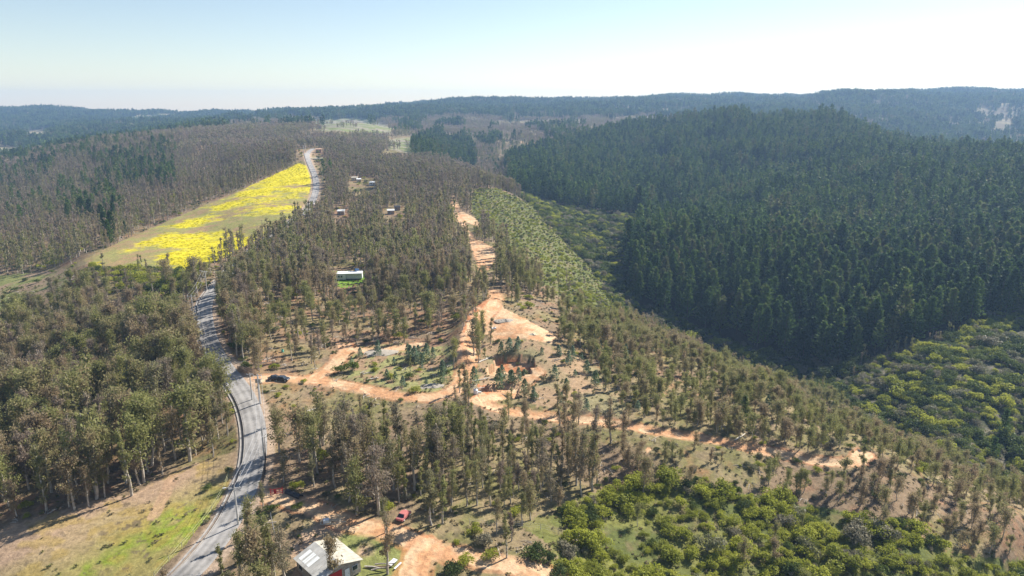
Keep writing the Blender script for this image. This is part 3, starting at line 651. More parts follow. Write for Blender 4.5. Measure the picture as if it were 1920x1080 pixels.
sel = (g.random(x.shape) < dn * (.82 + .35 * n)) & ~clear_mask(x, y, px, py)
gap = (fbm(x / 55, y / 55, 79) < .22); sel &= ~(gap & pz)
hh = h * g.normal(1, .19, x.shape).clip(.5, 1.45)
keep('pine', x[sel], y[sel], z[sel], hh[sel], np.where(y < 520, 0, 1)[sel], zn[sel])
for (a, b), hgt in (((1392,795),9),((832,436),9),((1135,680),5),((840,430),7),((1195,560),8),((1880,820),12),((1860,860),9),((215,420),15),((205,440),12),((480,640),7)):
    lx, ly = pt(a, b); PTS['pine'].append((lx, ly, float(H(lx, ly)), hgt, 0, 'single'))
# --- shrubs: variant 0 green, 1 dark, 2 grey; h = size factor
g, x, y, z, px, py = scatter(85, 860, 2.3, 3, top=4)
n = fbm(x / 12, y / 12, 80); n2 = fbm(x / 5, y / 5, 84, 2); dn = np.full(x.shape, .07); s = np.full(x.shape, .6); gy = np.full(x.shape, .3); dk = np.full(x.shape, .35); zn = np.full(x.shape, 'floor', dtype=object)
def setS(m, name, d, ss, grey, dark): dn[m] = d; s[m] = ss; gy[m] = grey; dk[m] = dark; zn[m] = name
setS(inz('slope', px, py), 'slope', .95, .4, .22, .2)
px0, py0 = px, py; px, py = warp(x, y, px, py, 16)
setS(inz('scrub', px, py), 'scrub', 1.0, .8, .13, .1)
dn[inz('scrub', px, py) & (n < .33)] = .25
setS(inz('gully', px, py), 'gully', .55, 1.25, .2, .6)
setS(box(px, py, 820, 960, 1060, 1300), 'yard', .10, .75, .35, .25)
setS(box(px, py, 1150, 820, 1650, 935) & ~inz('scrub', px, py), 'spur', .24, .5, .5, .2)
setS(box(px, py, 1000, 660, 1250, 780), 'spur', .22, .5, .45, .25)
setS(inpoly(px, py, ((180,500),(290,505),(380,500),(400,530),(390,545),(330,560),(200,545),(170,520))), 'fieldside', .5, .95, .1, .4)
setS(inz('youngarea', px, py) | inz('pitside', px, py), 'pit', .09, .6, .4, .3)
setS(inz('clearing', px, py), 'clearing', .02, .6, .1, .9)
setS(inz('knob', px, py) | inz('knob2', px, py), 'knob', .1, .8, .5, .3)
setS(box(px, py, 430, 620, 470, 690), 'fieldside', .35, 1.0, .05, .8)
setS(box(px, py, 560, 400, 600, 420), 'fieldside', .3, .8, .1, .6)
val = inz('valley', px, py)
dn[val] = 0; dn[inz('pines', px, py)] = 0
cm = clear_mask(x, y, px0, py0, .3)
sel = (g.random(x.shape) < dn * np.clip(.3 + 1.4 * n2, 0, 2)) & ~cm & free(x, y)
px, py = px0, py0
u = g.random(x.shape); var = np.where(u < gy, 2, np.where(u < gy + dk, 1, 0)); ss = s * g.lognormal(0, .42, x.shape).clip(.4, 2.4)
keep('shrub', x[sel], y[sel], z[sel], ss[sel], var[sel], zn[sel])
g, x, y, z, px, py = scatter(120, 460, 3.4, 4, top=8); v = inz('valley', px, py) | (inz('gully', px, py) & (fbm(x / 20, y / 20, 88) > .5)); n = fbm(x / 16, y / 16, 86)
sel = v & (g.random(x.shape) < .5 + .6 * n); u = g.random(x.shape); var = np.where(u < .16 + .25 * (n < .4), 2, np.where((u < .66) | inz('gully', px, py), 1, 0))
keep('shrub', x[sel], y[sel], z[sel], (1.0 + 1.1 * n[sel]) * g.lognormal(0, .25, sel.sum()), var[sel], np.full(sel.sum(), 'valley', dtype=object))
for (a, b), sz, vv, lab in (((390,918),.75,1,'small round dark green bush alone in the meadow near the gutter'),((430,885),.7,1,'dark bush on the verge above the gutter bend'),((45,527),.9,1,None),((70,530),1.1,1,None),((93,537),1.2,1,None),((30,545),1,1,None),((30,560),1.5,1,None),((98,510),.9,1,None),
   ((102,500),2.2,0,None),((75,505),1.8,0,None),((660,695),1.7,1,'large rounded bush between the two dirt tracks'),((640,700),1.5,1,None),((500,1060),1.2,1,None),((850,1072),1.3,1,None),((870,1060),1.1,0,None),((905,1020),1.3,2,'grey-leaved bush casting a dark shadow beside the lower dirt track'),
   ((890,1000),1.0,0,'yellow-green bush in front of the grey bushes by the strip of grass'),((918,1048),1.0,0,None),((1012,1045),1.5,1,None),((1030,1050),1.2,1,None),((1050,1080),1.2,1,None),((560,955),.7,1,None),((510,960),.9,1,None),((605,860),1.2,0,None),((585,820),1.3,1,None)):
    lx, ly = pt(a, b); PTS['shrub'].append((lx, ly, float(H(lx, ly)), sz, vv, lab or 'lone'))
# --- young blue-green eucalyptus
g, x, y, z, px, py = scatter(130, 330, 3.4, 5, top=4); dn = np.zeros(x.shape)
dn[inz('youngarea', px, py)] = .16; dn[inz('pitside', px, py)] = .10; dn[box(px, py, 1080, 640, 1200, 760)] = .08; dn[box(px, py, 900, 700, 1000, 730)] = .4
dn[box(px, py, 920, 642, 985, 662)] = .5; dn[box(px, py, 1010, 640, 1600, 800)] += .02; dn[box(px, py, 860, 715, 960, 730)] = .4
sel = (g.random(x.shape) < dn) & ~clear_mask(x, y, px, py, .8) & free(x, y)
keep('young', x[sel], y[sel], z[sel], g.uniform(.5, 1.3, sel.sum()), np.zeros(sel.sum(), int), np.full(sel.sum(), 'cut', dtype=object))
for (a, b), sz in (((770,676),1.3),((778,680),1.4),((765,668),1.1),((800,670),1.2),((812,672),1.0),((830,715),1.2),((830,700),1.1),((955,660),1.2),((940,665),1.1),((960,718),1.1),((972,716),1.2),((935,722),1.6)):
    lx, ly = pt(a, b); PTS['young'].append((lx, ly, float(H(lx, ly)), sz, 0, 'cut'))

# visible size of every plant: a coarse depth-sorted coverage buffer
def rank():
    W_, H_ = 640, 360; buf = np.zeros((H_, W_), bool); allp = []
    for kd, L_ in PTS.items():
        for i, p in enumerate(L_): allp.append((p[1], kd, i))
    allp.sort(); vis = {k: np.zeros(len(v)) for k, v in PTS.items()}
    for yy, kd, i in allp:
        if yy > 640: break
        p = PTS[kd][i]; ht = {'euc': p[3], 'pine': p[3], 'shrub': 2.0 * p[3], 'young': 4.2 * p[3]}[kd]; rr = {'euc': ht * .11, 'pine': ht * .13, 'shrub': 1.7 * p[3], 'young': p[3] * .8}[kd]
        lo = .25 * ht if kd == 'euc' else .1 * ht
        ax, ay = to_px(p[0], p[1], p[2] + ht); bx, by = to_px(p[0], p[1], p[2] + lo); sc = F / (yy * CP + 20)
        x0, x1 = int((ax - rr * sc) / 3), int((ax + rr * sc) / 3) + 1; y0, y1 = int(ay / 3), int(by / 3) + 1
        # hidden by ground?
        th = p[0] / p[1]; ii = int(np.clip(np.interp(th, TH, np.arange(len(TH))), 0, len(TH) - 1)); jj = int(np.clip((math.log(p[1]) - LY[0]) / (LY[1] - LY[0]), 0, NLY - 2)) - 3
        if (p[2] + ht * .6 - CAMZ) / p[1] < RUN[max(jj, 0), ii]: continue
        x0, y0 = max(x0, 0), max(y0, 0); x1, y1 = min(x1, W_), min(y1, H_)
        if x1 <= x0 or y1 <= y0: continue
        sub = buf[y0:y1, x0:x1]; vis[kd][i] = (~sub).sum(); 
        if kd == 'euc' and g.random() < .25: continue
        sub[:] = True
    return vis
VIS = rank()
LABELS = {
 ('euc','west'):'grey-brown eucalyptus in the woods sloping down west of the yellow field', ('euc','stand'):'tall olive-brown eucalyptus in the dense stand between the paved road and the meadow',
 ('euc','ridge'):'thin grey-brown eucalyptus in the dense wood on the ridge east of the paved road', ('euc','open'):'slim eucalyptus in the thinned wood above the curved dirt tracks',
 ('euc','verge'):'slim eucalyptus on open ground between the paved road and the upper dirt track', ('euc','spur'):'short sparse eucalyptus on the dry spur round the long red dirt track',
 ('euc','block'):'tall close-set eucalyptus in the block below the long dirt track', ('euc','slope'):'small eucalyptus scattered on the green scrub slope above the ravine',
 ('euc','scrub'):'small eucalyptus poking out of the bright green scrub', ('euc','yard'):'leafy eucalyptus around the tin-roofed house and its yard', ('euc','lone'):'tall eucalyptus standing clear of the others beside a track or clearing',
 ('pine','slope'):'dark conical pine in the plantation across the ravine', ('pine','grove'):'dark pine in the small grove beyond the ridge wood', ('pine','west'):'dark pine among the grey woods west of the yellow field', ('pine','single'):'single green pine standing among other kinds of trees',
 ('shrub','floor'):'low bush growing under and between the eucalyptus', ('shrub','slope'):'low bush on the steep green slope above the ravine', ('shrub','scrub'):'rounded bush in the dense bright green scrub below the spur',
 ('shrub','gully'):'greyish bush in the shaded bottom of the ravine', ('shrub','yard'):'bush on the dry grass beside the lower dirt track', ('shrub','spur'):'dry low bush on the bare spur beside the long dirt track', ('shrub','fieldside'):'dense green bush between the yellow field and the eucalyptus stand',
 ('shrub','pit'):'bush on the dug-over ground round the excavated pits', ('shrub','clearing'):'dark bush dotted on the pale clearing west of the stand', ('shrub','knob'):'bush on the pale hilltop pasture', ('shrub','valley'):'big rounded evergreen bush on the valley side below the pines', ('shrub','lone'):'separate bush on open grass beside a track or meadow',
 ('young','cut'):'young blue-green eucalyptus, leafy to the ground, near the dirt pads',
}
GROUPS = {'euc':'eucalyptus trees', 'pine':'pine trees', 'shrub':'bushes', 'young':'young eucalyptus trees'}
NAMES = {'euc':'eucalyptus_tree','pine':'pine_tree','shrub':'shrub','young':'young_eucalyptus'}
CATS = {'euc':'tree','pine':'tree','shrub':'bush','young':'tree'}
def proto(kd, p, k):
    if kd == 'euc':
        key = 'euc_near' if p[4] == 0 else 'euc_mid'; base = 13 if p[4] == 0 else 11
        if p[4] == 0 and (p[5] in ('spur', 'slope', 'scrub') or (p[5] in ('stand', 'open', 'verge', 'yard') and k % 3 == 0) or 'broad' in p[5] or 'crowned' in p[5]): key = 'euc_wide'; k = k // 3
        elif p[4] == 0 and len(p[5]) < 8 and (int(p[0] * 7.3) % 10) < 4: key = 'euc_grey'
        elif p[4] == 1 and (int(p[0] * 7.3) % 100) < 100 * min(.8, max(.12, (620 - p[1]) / 340)): key = 'euc_midgreen'
    elif kd == 'pine': key = 'pine_near' if p[4] == 0 else 'pine_mid'; base = 20
    elif kd == 'shrub': key = ('shrub_a', 'shrub_b', 'shrub_c')[int(p[4])]; base = 1
    else: key = 'young'; base = 1
    v = k % len(TREE[key]); return key, v, p[3] / base
def geo_stuff(name, pts, protos, label, cat, sink=.1):
    """one object of kind stuff: instances of plant meshes at points; pts rows x,y,z,scale,rot,index"""
    pts = np.asarray(pts, float)
    me = bpy.data.meshes.new(name); me.vertices.add(len(pts)); co = pts[:, :3].copy(); co[:, 2] -= sink; me.vertices.foreach_set('co', co.astype(np.float32).ravel())
    for an, ty, col in (('size', 'FLOAT', 3), ('turn', 'FLOAT', 4), ('pick', 'INT', 5)):
        a = me.attributes.new(an, ty, 'POINT'); a.data.foreach_set('value', pts[:, col].astype(np.int32 if ty == 'INT' else np.float32))
    o = link(name, me)
    coll = bpy.data.collections.new(name + '_kinds')
    for i, pm in enumerate(protos): coll.objects.link(bpy.data.objects.new('%s_%03d' % (name, i), pm))
    ng = bpy.data.node_groups.new(name, 'GeometryNodeTree'); ng.interface.new_socket('Geometry', in_out='INPUT', socket_type='NodeSocketGeometry'); ng.interface.new_socket('Geometry', in_out='OUTPUT', socket_type='NodeSocketGeometry')
    N = ng.nodes.new; L = ng.links.new; gi = N('NodeGroupInput'); go = N('NodeGroupOutput'); ip = N('GeometryNodeInstanceOnPoints'); ci = N('GeometryNodeCollectionInfo')
    ci.inputs['Collection'].default_value = coll; ci.inputs['Separate Children'].default_value = True; ci.inputs['Reset Children'].default_value = True
    def na(nm, ty):
        q = N('GeometryNodeInputNamedAttribute'); q.data_type = ty; q.inputs['Name'].default_value = nm; return next(s for s in q.outputs if s.enabled and s.name == 'Attribute')
    cx = N('ShaderNodeCombineXYZ'); L(na('turn', 'FLOAT'), cx.inputs[2]); L(cx.outputs[0], ip.inputs['Rotation'])
    L(na('size', 'FLOAT'), ip.inputs['Scale']); L(na('pick', 'INT'), ip.inputs['Instance Index']); ip.inputs['Pick Instance'].default_value = True
    L(gi.outputs[0], ip.inputs['Points']); L(ci.outputs[0], ip.inputs['Instance']); L(ip.outputs[0], go.inputs[0])
    md = o.modifiers.new('scatter', 'NODES'); md.node_group = ng
    return tag(o, label, cat, kind='stuff')
STUFF_LABEL = {'euc':'mass of grey-brown eucalyptus woodland covering the ridge', 'pine':'dark pine plantation covering the far side of the ravine', 'shrub':'mass of green and grey scrub on the slopes', 'young':'young eucalyptus thicket near the dirt pads'}
STUFF_NAME = {'euc':'eucalyptus_woodland','pine':'pine_forest','shrub':'scrub','young':'young_thicket'}
NIND = 300
for kd, L_ in PTS.items():
    v = VIS[kd].copy()
    for i, p in enumerate(L_):
        if isinstance(p[5], str) and (p[5] in ('lone', 'single') or ' ' in p[5]): v[i] += 1000
    order = np.argsort(-v, kind='stable'); ind = [i for i in order[:NIND] if v[i] > (3 if kd != 'shrub' else 3)]; iset = set(ind)
    rg = np.random.default_rng(77)
    for i in ind:
        p = L_[i]; key, vi, sc = proto(kd, p, int(rg.integers(0, 60))); cr, tk, jn, _ = TREE[key][vi]
        lab = p[5] if ' ' in p[5] else LABELS[(kd, p[5])]
        o = thing(NAMES[kd], lab, CATS[kd], (p[0], p[1], p[2] - .1), rg.uniform(0, 6.28), None if ' ' in p[5] else '%s: %s' % (GROUPS[kd], {'lone': 'standing clear'}.get(p[5], p[5])))
        w_ = sc * rg.uniform(.9, 1.12); o.scale = (w_, w_, sc); o.rotation_euler[0] = rg.normal(0, .025)
        link('crown' if kd != 'shrub' else 'foliage', cr, o); link('trunk' if kd != 'shrub' else 'stem', tk, o)
    rest = [i for i in range(len(L_)) if i not in iset]
    keys = []; rows = []
    for i in rest:
        p = L_[i]; key, vi, sc = proto(kd, p, int(rg.integers(0, 60)))
        if (key, vi) not in keys: keys.append((key, vi))
        rows.append((p[0], p[1], p[2], sc, rg.uniform(0, 6.28), keys.index((key, vi))))
    print(kd, len(L_), len(ind), len(rest))
    if rows: geo_stuff(STUFF_NAME[kd], rows, [TREE[k][v][2] for k, v in keys], STUFF_LABEL[kd], 'woodland')

# --- far woods: clumps past the single trees
g, x, y, z, px, py = scatter(895, 3900, 13, 6, xlim=.86, top=14, slack=6)
n = fbm(x / 120, y / 120, 90); n2 = fbm(x / 45, y / 45, 95)
isp = (y > 2050) | ((px > 1280) & (py < 300) & (y > 1250)) | ((px > 0) & (px < 120) & (y > 1250) & (py < 300)) | ((px < 420) & (y > 1250)) | (px > 1560) & (y > 850)
isp |= inz('pines', px, py) | inz('grove', px, py)
isp ^= (n2 > .66) & (y > 1300); 
prob = np.where(isp, .97, 1.0) ; prob = np.where((y > 1300) & (n < .40), .08, prob); prob = np.where((y > 1300) & (n2 < .33), .3, prob)
prob[box(px, py, 1000, 170, 1260, 245) & (n2 < .5)] *= .7
scrubhill = inpoly(px, py, ((1800,210),(1850,200),(2000,200),(2100,300),(1850,280),(1820,262),(1830,240))); prob[scrubhill & (n2 > .45)] = .12
for k in ('knob', 'knob2'): prob[inz(k, px, py)] = 0.02
prob[box(px, py, -100, 280, 60, 292)] = 0; prob[box(px, py, 50, 244, 105, 254)] = 0; prob[inpoly(px, py, ((450,219),(570,216),(575,222),(460,226)))] = .1
prob[box(px, py, 935, 262, 998, 308)] *= .2; prob[box(px, py, -100, 255, 30, 285)] *= .5
done = (y < 1350) & (inz('pines', px, py) | inz('grove', px, py)); prob[done] = 0
prob[(y < 905) ] = 0
_tx, _ty = to_px(x, y, z + 10)
for k, (x0_, y0_, x1_, y1_) in dict(farfield=(-100, 280, 64, 292), farclear=(48, 246, 112, 255)).items(): prob[inz(k, px, py)] = 0; prob[box(px, py, x0_, y1_, x1_, y1_ + 30) & (_ty < y1_ - 1)] = 0
prob[(box(px, py, 572, 246, 738, 300) & (_ty < 246)) | (box(px, py, 720, 284, 798, 320) & (_ty < 284))] = 0
sel = g.random(x.shape) < prob; sel &= ~((y < 1300) & clear_mask(x, y, px, py))
sz = g.uniform(.8, 1.2, x.shape)
pk = g.integers(0, 3, x.shape)
for nm, m, key, lab in (('distant_pines', sel & isp, 'pine_far', 'distant pine forest on the hazy hills'), ('distant_eucalyptus', sel & ~isp, 'euc_far', 'distant grey-brown eucalyptus woodland behind the ridge')):
    geo_stuff(nm, np.c_[x[m], y[m], z[m], sz[m], g.uniform(0, 6.28, m.sum()), pk[m]], [t[2] for t in TREE[key]], lab, 'woodland')
    print(nm, m.sum())
# skyline trees: a thin row along the far left ridge, crowns clear of the ground
sk = []
for q in np.linspace(120, 660, 150):
    a, b, c = ray(q + g.normal(0, 1.5), 300); yy = 3120 + g.normal(0, 40); sk.append((a / b * yy, yy, float(H(a / b * yy, yy)), g.uniform(.9, 1.6), g.uniform(0, 6), g.integers(0, 3)))
for q, hh_ in ((1272,2.2),(1311,1.6),(1352,2.4),(1358,1.8),(1386,2.0),(1878,2.6),(1745,1.4),(615,1.8),(640,1.5)):
    a, b, c = ray(q, 300); yy = 2760 if q > 1000 else 2950; yy = 2390 if q > 1700 else yy; sk.append((a / b * yy, yy, float(H(a / b * yy, yy)), hh_, 1.0, 0))
geo_stuff('skyline_trees', sk, [t[2] for t in TREE['euc_mid'][:3]], 'tall thin trees standing on the far skyline', 'trees', 0)
# --- fallen branches
def branch_mesh(seed):
    g_ = np.random.default_rng(seed); paths = []
    for i in range(4):
        a = g_.uniform(-.5, .5) + i * .4; o_ = g_.uniform(-1, 1, 2); ln = g_.uniform(1.2, 3.6); d_ = np.array([math.cos(a), math.sin(a)])
        paths.append((np.array([[*(o_ - d_ * ln / 2), .08], [*(o_ + g_.normal(0, .1, 2)), .2], [*(o_ + d_ * ln / 2), .12]]), np.array([.09, .07, .03])))
    v_, q_ = tubes(paths, 4); return mesh_np('fallen_branches', v_, q_, [MBR])
MBR = mat('dead_branch', (.42, .37, .31), .9, .35, 2)
g, x, y, z, px, py = scatter(95, 330, 4.2, 12, top=1, slack=2)
dn = np.where(fbm(x / 11, y / 11, 99) > .5, .34, .08); dn[inz('meadow', px, py) | inz('scrub', px, py) | inz('valley', px, py)] = .003
sel = (g.random(x.shape) < dn) & ~clear_mask(x, y, px, py, 0) & free(x, y)
geo_stuff('fallen_branches', np.c_[x[sel], y[sel], z[sel], g.uniform(.5, 1.2, sel.sum()), g.uniform(0, 6, sel.sum()), g.integers(0, 3, sel.sum())], [branch_mesh(i) for i in range(3)], 'grey fallen branches littering the ground between the trees', 'branches', 0)
# --- undergrowth tufts and flowers
g, x, y, z, px, py = scatter(95, 340, 1.7, 7, top=1, slack=2)
n = fbm(x / 6, y / 6, 97, 3); dn = np.where(n > .5, .6, .28); dn[inz('valley', px, py)] = 0; dn[inz('meadow', px, py)] = np.where(n > .55, .25, .02)[inz('meadow', px, py)]
cm = clear_mask(x, y, px, py, 0) & ~inz('meadow', px, py); sel = (g.random(x.shape) < dn) & ~cm & free(x, y)
geo_stuff('undergrowth', np.c_[x[sel], y[sel], z[sel], g.uniform(.4, 1.1, sel.sum()), g.uniform(0, 6, sel.sum()), g.integers(0, 3, sel.sum())], [t[2] for t in TREE['tuft']], 'dry grass tufts and low plants on the open ground', 'grass', 0)
g, x, y, z, px, py = scatter(320, 760, 2.2, 8, top=1, slack=2)
sel = inz('field', px, py) & (g.random(x.shape) < flowers(x, y, px, py) * .75 - .1) & (dist(x, y, PAVED) > 6)
geo_stuff('yellow_flowers', np.c_[x[sel], y[sel], z[sel], g.uniform(.5, 1.1, sel.sum()), g.uniform(0, 6, sel.sum()), g.integers(0, 2, sel.sum())], [t[2] for t in TREE['flower']], 'drifts of bright yellow flowers in the sloping field', 'flowers', .25)


# ------------------------------------------------------------------ built things
class Kit:
    def __init__(s): s.V = []; s.Q = []; s.n = 0
    def add(s, v, q): s.V.append(np.asarray(v, float)); s.Q += [tuple(i + s.n for i in f) for f in q]; s.n += len(v); return s
    def box(s, c, d, rz=0.0, tilt=0.0):
        v = np.array([(a, b, e) for e in (-.5, .5) for b in (-.5, .5) for a in (-.5, .5)]) * d
        if tilt: v = v @ np.array(Matrix.Rotation(-tilt, 3, 'Y'))
        if rz: v = v @ np.array(Matrix.Rotation(-rz, 3, 'Z'))
        return s.add(v + np.array(c), [(0, 2, 3, 1), (4, 5, 7, 6), (0, 1, 5, 4), (2, 6, 7, 3), (0, 4, 6, 2), (1, 3, 7, 5)])
    def tube(s, pts, rad, sides=6):
        v, q = tubes([(np.array(pts, float), np.full(len(pts), rad) if np.isscalar(rad) else np.array(rad))], sides); return s.add(v, [tuple(f) for f in q])
    def build(s, name, m, parent=None, bevel=0):
        me = bpy.data.meshes.new(name); me.from_pydata(np.concatenate(s.V).tolist(), [], s.Q); me.materials.append(m); me.update()
        o = link(name, me, parent)
        if bevel: b = o.modifiers.new('b', 'BEVEL'); b.width = bevel; b.segments = 2
        return o
MM = dict(white=mat('white_paint', (.72, .74, .76), .5, .1, 2), galv=mat('weathered_tin', (.44, .41, .34), .55, .22, 1.2), galvw=mat('pale_tin', (.56, .56, .54), .5, .15, 1.0), clear=mat('translucent_sheet', (.80, .82, .80), .4, .08, 2),
 red=mat('red_paint', (.42, .03, .035), .5, .15), plank=mat('grey_planks', (.33, .29, .25), .85, .3, 4), wood=mat('timber', (.36, .25, .16), .85, .3, 3), dark=mat('dark_metal', (.03, .03, .035), .45, .2), glass=mat('dark_glass', (.03, .04, .05), .12, .1, spec=.6),
 cpole=mat('pole_concrete', (.52, .50, .47), .8, .12, 2), wpole=mat('pole_wood', (.36, .32, .27), .9, .25, 3), wire=mat('wire', (.30, .30, .31), .5, .1), rubber=mat('rubber', (.02, .02, .02), .8, .1), redcar=mat('red_car_paint', (.50, .17, .16), .25, .05, spec=.6), blackcar=mat('dark_car_paint', (.03, .035, .045), .25, .05, spec=.6),
 yellow=mat('lime_wire', (.40, .41, .20), .6, .1), rust=mat('rust', (.28, .13, .07), .85, .3), blue=mat('blue_plastic', (.12, .25, .5), .5, .1), gravel=mat('grey_gravel', (.34, .30, .25), .95, .25, 6), log=mat('pale_wood', (.60, .55, .48), .85, .2, 3), pink=mat('rendered_wall', (.55, .36, .25), .8, .1), cream=mat('cream_wall', (.62, .55, .40), .8, .1))
def at(px, py): x, y = pt(px, py); return x, y, float(H(x, y))
def face(px0, py0, px1, py1):
    a = pt(px0, py0); b = pt(px1, py1); return math.atan2(b[1] - a[1], b[0] - a[0])
# --- tin-roofed house at the bottom
def gable_roof(kit, L, W, rise, h, t=.07, side=1, over=.35):
    """one slope: ridge along x, falling towards side*y"""
    a = np.array([(-L / 2 - over, 0, h + rise), (L / 2 + over, 0, h + rise), (L / 2 + over, side * (W / 2 + over), h - over * rise / (W / 2)), (-L / 2 - over, side * (W / 2 + over), h - over * rise / (W / 2))])
    if side < 0: a = a[::-1]
    v = np.r_[a, a - [0, 0, t]]; kit.add(v, [(3, 2, 1, 0), (4, 5, 6, 7), (0, 1, 5, 4), (1, 2, 6, 5), (2, 3, 7, 6), (3, 0, 4, 7)])
    n = 9
    for i in range(n):                # raised seams between sheets
        x = -L / 2 + L * (i + .5) / n; p0 = np.array((x, 0, h + rise + .02)); p1 = np.array((x, side * (W / 2 + over), h - over * rise / (W / 2) + .02)); kit.tube([p0, p1], .035, 4)
bx, by, bz = at(617, 1071)
hs = thing('tin_roof_house', 'house with weathered pale tin roof and dark red end wall, behind a eucalyptus', 'house', (bx, by, bz), R(-45))
k = Kit(); k.box((0, 0, 1.3), (8.2, 8.0, 2.6)); k.build('wall', MM['plank'], hs)
gv = Kit()
for sx in (-1, 1):
    gv.add([(sx * 4.1, -4, 2.6), (sx * 4.1, 4, 2.6), (sx * 4.1, 0, 3.75), (sx * 4.0, -4, 2.6), (sx * 4.0, 4, 2.6), (sx * 4.0, 0, 3.75)], [(0, 1, 2), (3, 5, 4), (0, 2, 5, 3), (1, 4, 5, 2)])
gv.build('gable', MM['plank'], hs)
k = Kit(); gable_roof(k, 8.4, 8.0, 1.2, 2.65, side=1); k.build('roof', MM['galv'], hs)['label'] = 'cream-stained roof slope'
k = Kit(); gable_roof(k, 8.4, 8.0, 1.2, 2.65, side=-1); rf = k.build('roof', mat('worn_tin', (.47, .455, .42), .6, .25, .8), hs); rf['label'] = 'whiter roof slope with clear sheets'
for i in range(3):
    k = Kit(); k.box((-3.2 + i * 1.3, -2.6, 2.99), (.95, 2.4, .03)); q = k.build('clear_sheet', MM['clear'], rf); q.rotation_euler = (math.atan2(1.2, 4), 0, 0); q.location = (0, -.02, .10 + .55 * 0)
    q.location.z = 3.07 - 2.99 * math.cos(math.atan2(1.2, 4)) + 2.6 * math.sin(math.atan2(1.2, 4)) - .0; q.location.y = -.02 + 2.99 * math.sin(math.atan2(1.2, 4)) - .1
k = Kit(); k.box((4.14, -1.6, 1.3), (.07, 3.6, 2.5)); k.build('red_panel', MM['red'], hs)
dr = Kit().box((4.2, 1.2, 1.05), (.06, .95, 2.05)).build('door', MM['white'], hs); Kit().box((4.25, 1.5, 1.05), (.05, .05, .14)).build('handle', MM['dark'], dr)
wn = Kit().box((4.18, 2.8, 1.5), (.05, 1.2, 1.0)).build('window', MM['white'], hs); Kit().box((4.215, 2.8, 1.5), (.03, 1.05, .85)).build('pane', MM['glass'], wn)
for u in (-2.5, 1.5):
    wn = Kit().box((u, -4.03, 1.5), (1.3, .05, 1.0)).build('window', MM['white'], hs); Kit().box((u, -4.065, 1.5), (1.15, .03, .85)).build('pane', MM['glass'], wn)
# --- white cabin in the woods
x, y, z_ = at(656, 524)
cb = thing('white_cabin', 'white box-like cabin with flat overhanging roof in a bright green clearing', 'cabin', (x, y, z_), R(6))
Kit().box((-3.6, -.3, 1.55), (4.4, 4.2, 2.5)).box((2.2, .2, 1.55), (7.0, 3.6, 2.3)).build('wall', MM['white'], cb)
Kit().box((.1, 0, 2.95), (11.4, 4.9, .22)).box((.1, -2.3, 2.75), (11.4, .12, .3)).build('roof', MM['white'], cb)
Kit().box((0, 0, .18), (10.6, 3.2, .34)).build('base', MM['dark'], cb)
for u in (-4.5, -3.3):
    wn = Kit().box((u, -2.42, 1.7), (.9, .06, 1.0)).build('window', MM['white'], cb); Kit().box((u, -2.46, 1.7), (.76, .03, .86)).build('pane', MM['glass'], wn)
Kit().box((3.2, 1.6, 3.9), (1.8, .08, 1.0), tilt=0).tube([(3.2, 1.7, 3), (3.2, 1.7, 4)], .05).build('solar_panel', MM['blue'], cb)
# --- small roofs in the woods
def shed(px, py, L, W, h, rz, roof, wall, label, name='shed', roofkind=.5):
    x, y, z_ = at(px, py); o = thing(name, label, name.split('_')[-1], (x, y, z_), rz)
    Kit().box((0, 0, h / 2), (L, W, h)).build('wall', wall, o); k = Kit()
    k.add([(-L / 2 - .3, -W / 2 - .3, h + .05), (L / 2 + .3, -W / 2 - .3, h + .05), (L / 2 + .3, W / 2 + .3, h + .05 + roofkind), (-L / 2 - .3, W / 2 + .3, h + .05 + roofkind),
           (-L / 2 - .3, -W / 2 - .3, h - .03), (L / 2 + .3, -W / 2 - .3, h - .03), (L / 2 + .3, W / 2 + .3, h - .03 + roofkind), (-L / 2 - .3, W / 2 + .3, h - .03 + roofkind)],
          [(0, 1, 2, 3), (7, 6, 5, 4), (0, 4, 5, 1), (1, 5, 6, 2), (2, 6, 7, 3), (3, 7, 4, 0)]); k.build('roof', roof, o)
    wn = Kit().box((-L * .2, -W / 2 - .03, h * .55), (L * .2, .05, h * .35)).build('window', MM['white'], o); Kit().box((-L * .2, -W / 2 - .07, h * .55), (L * .16, .03, h * .28)).build('pane', MM['glass'], wn)
    Kit().box((L * .2, -W / 2 - .03, h * .4), (.9, .05, h * .78)).build('door', MM['wood'], o)
    return o
shed(640, 403, 4.6, 4.5, 2.8, .1, MM['galvw'], MM['plank'], 'white-roofed hut nearest the paved road in the ridge wood')
shed(733, 401, 4.6, 4.2, 2.6, .2, MM['galvw'], MM['plank'], 'pale blue-white roofed hut alone in the ridge wood, darker lean-to behind')
shed(745, 394, 4.0, 3.5, 2.4, .2, MM['dark'], MM['plank'], 'dark-roofed lean-to just behind the pale-roofed hut')
shed(665, 338, 5.0, 4.0, 2.8, .1, MM['galv'], MM['cream'], 'grey-roofed house westmost of the hamlet row')
shed(673, 341, 3.6, 3.0, 2.6, .3, MM['white'], MM['cream'], 'small bright white-roofed house in the hamlet row')
shed(700, 348, 6.0, 4.0, 2.6, -.1, MM['white'], MM['white'], 'white house in the middle of the hamlet row')
shed(711, 353, 7.0, 4.0, 2.6, -.1, MM['galvw'], MM['cream'], 'long pale-roofed house in the hamlet row beside the white one')
shed(727, 357, 6.0, 4.0, 2.4, .1, MM['galv'], MM['plank'], 'greenish-grey roofed hut at the east end of the hamlet row')
shed(598, 287, 7.0, 5.0, 4.5, .2, MM['pink'], MM['pink'], 'pinkish-orange building beside the far end of the paved road')
shed(592, 300, 14.0, 1.2, 1.8, .25, MM['cream'], MM['cream'], 'long low cream building by the far road bend')
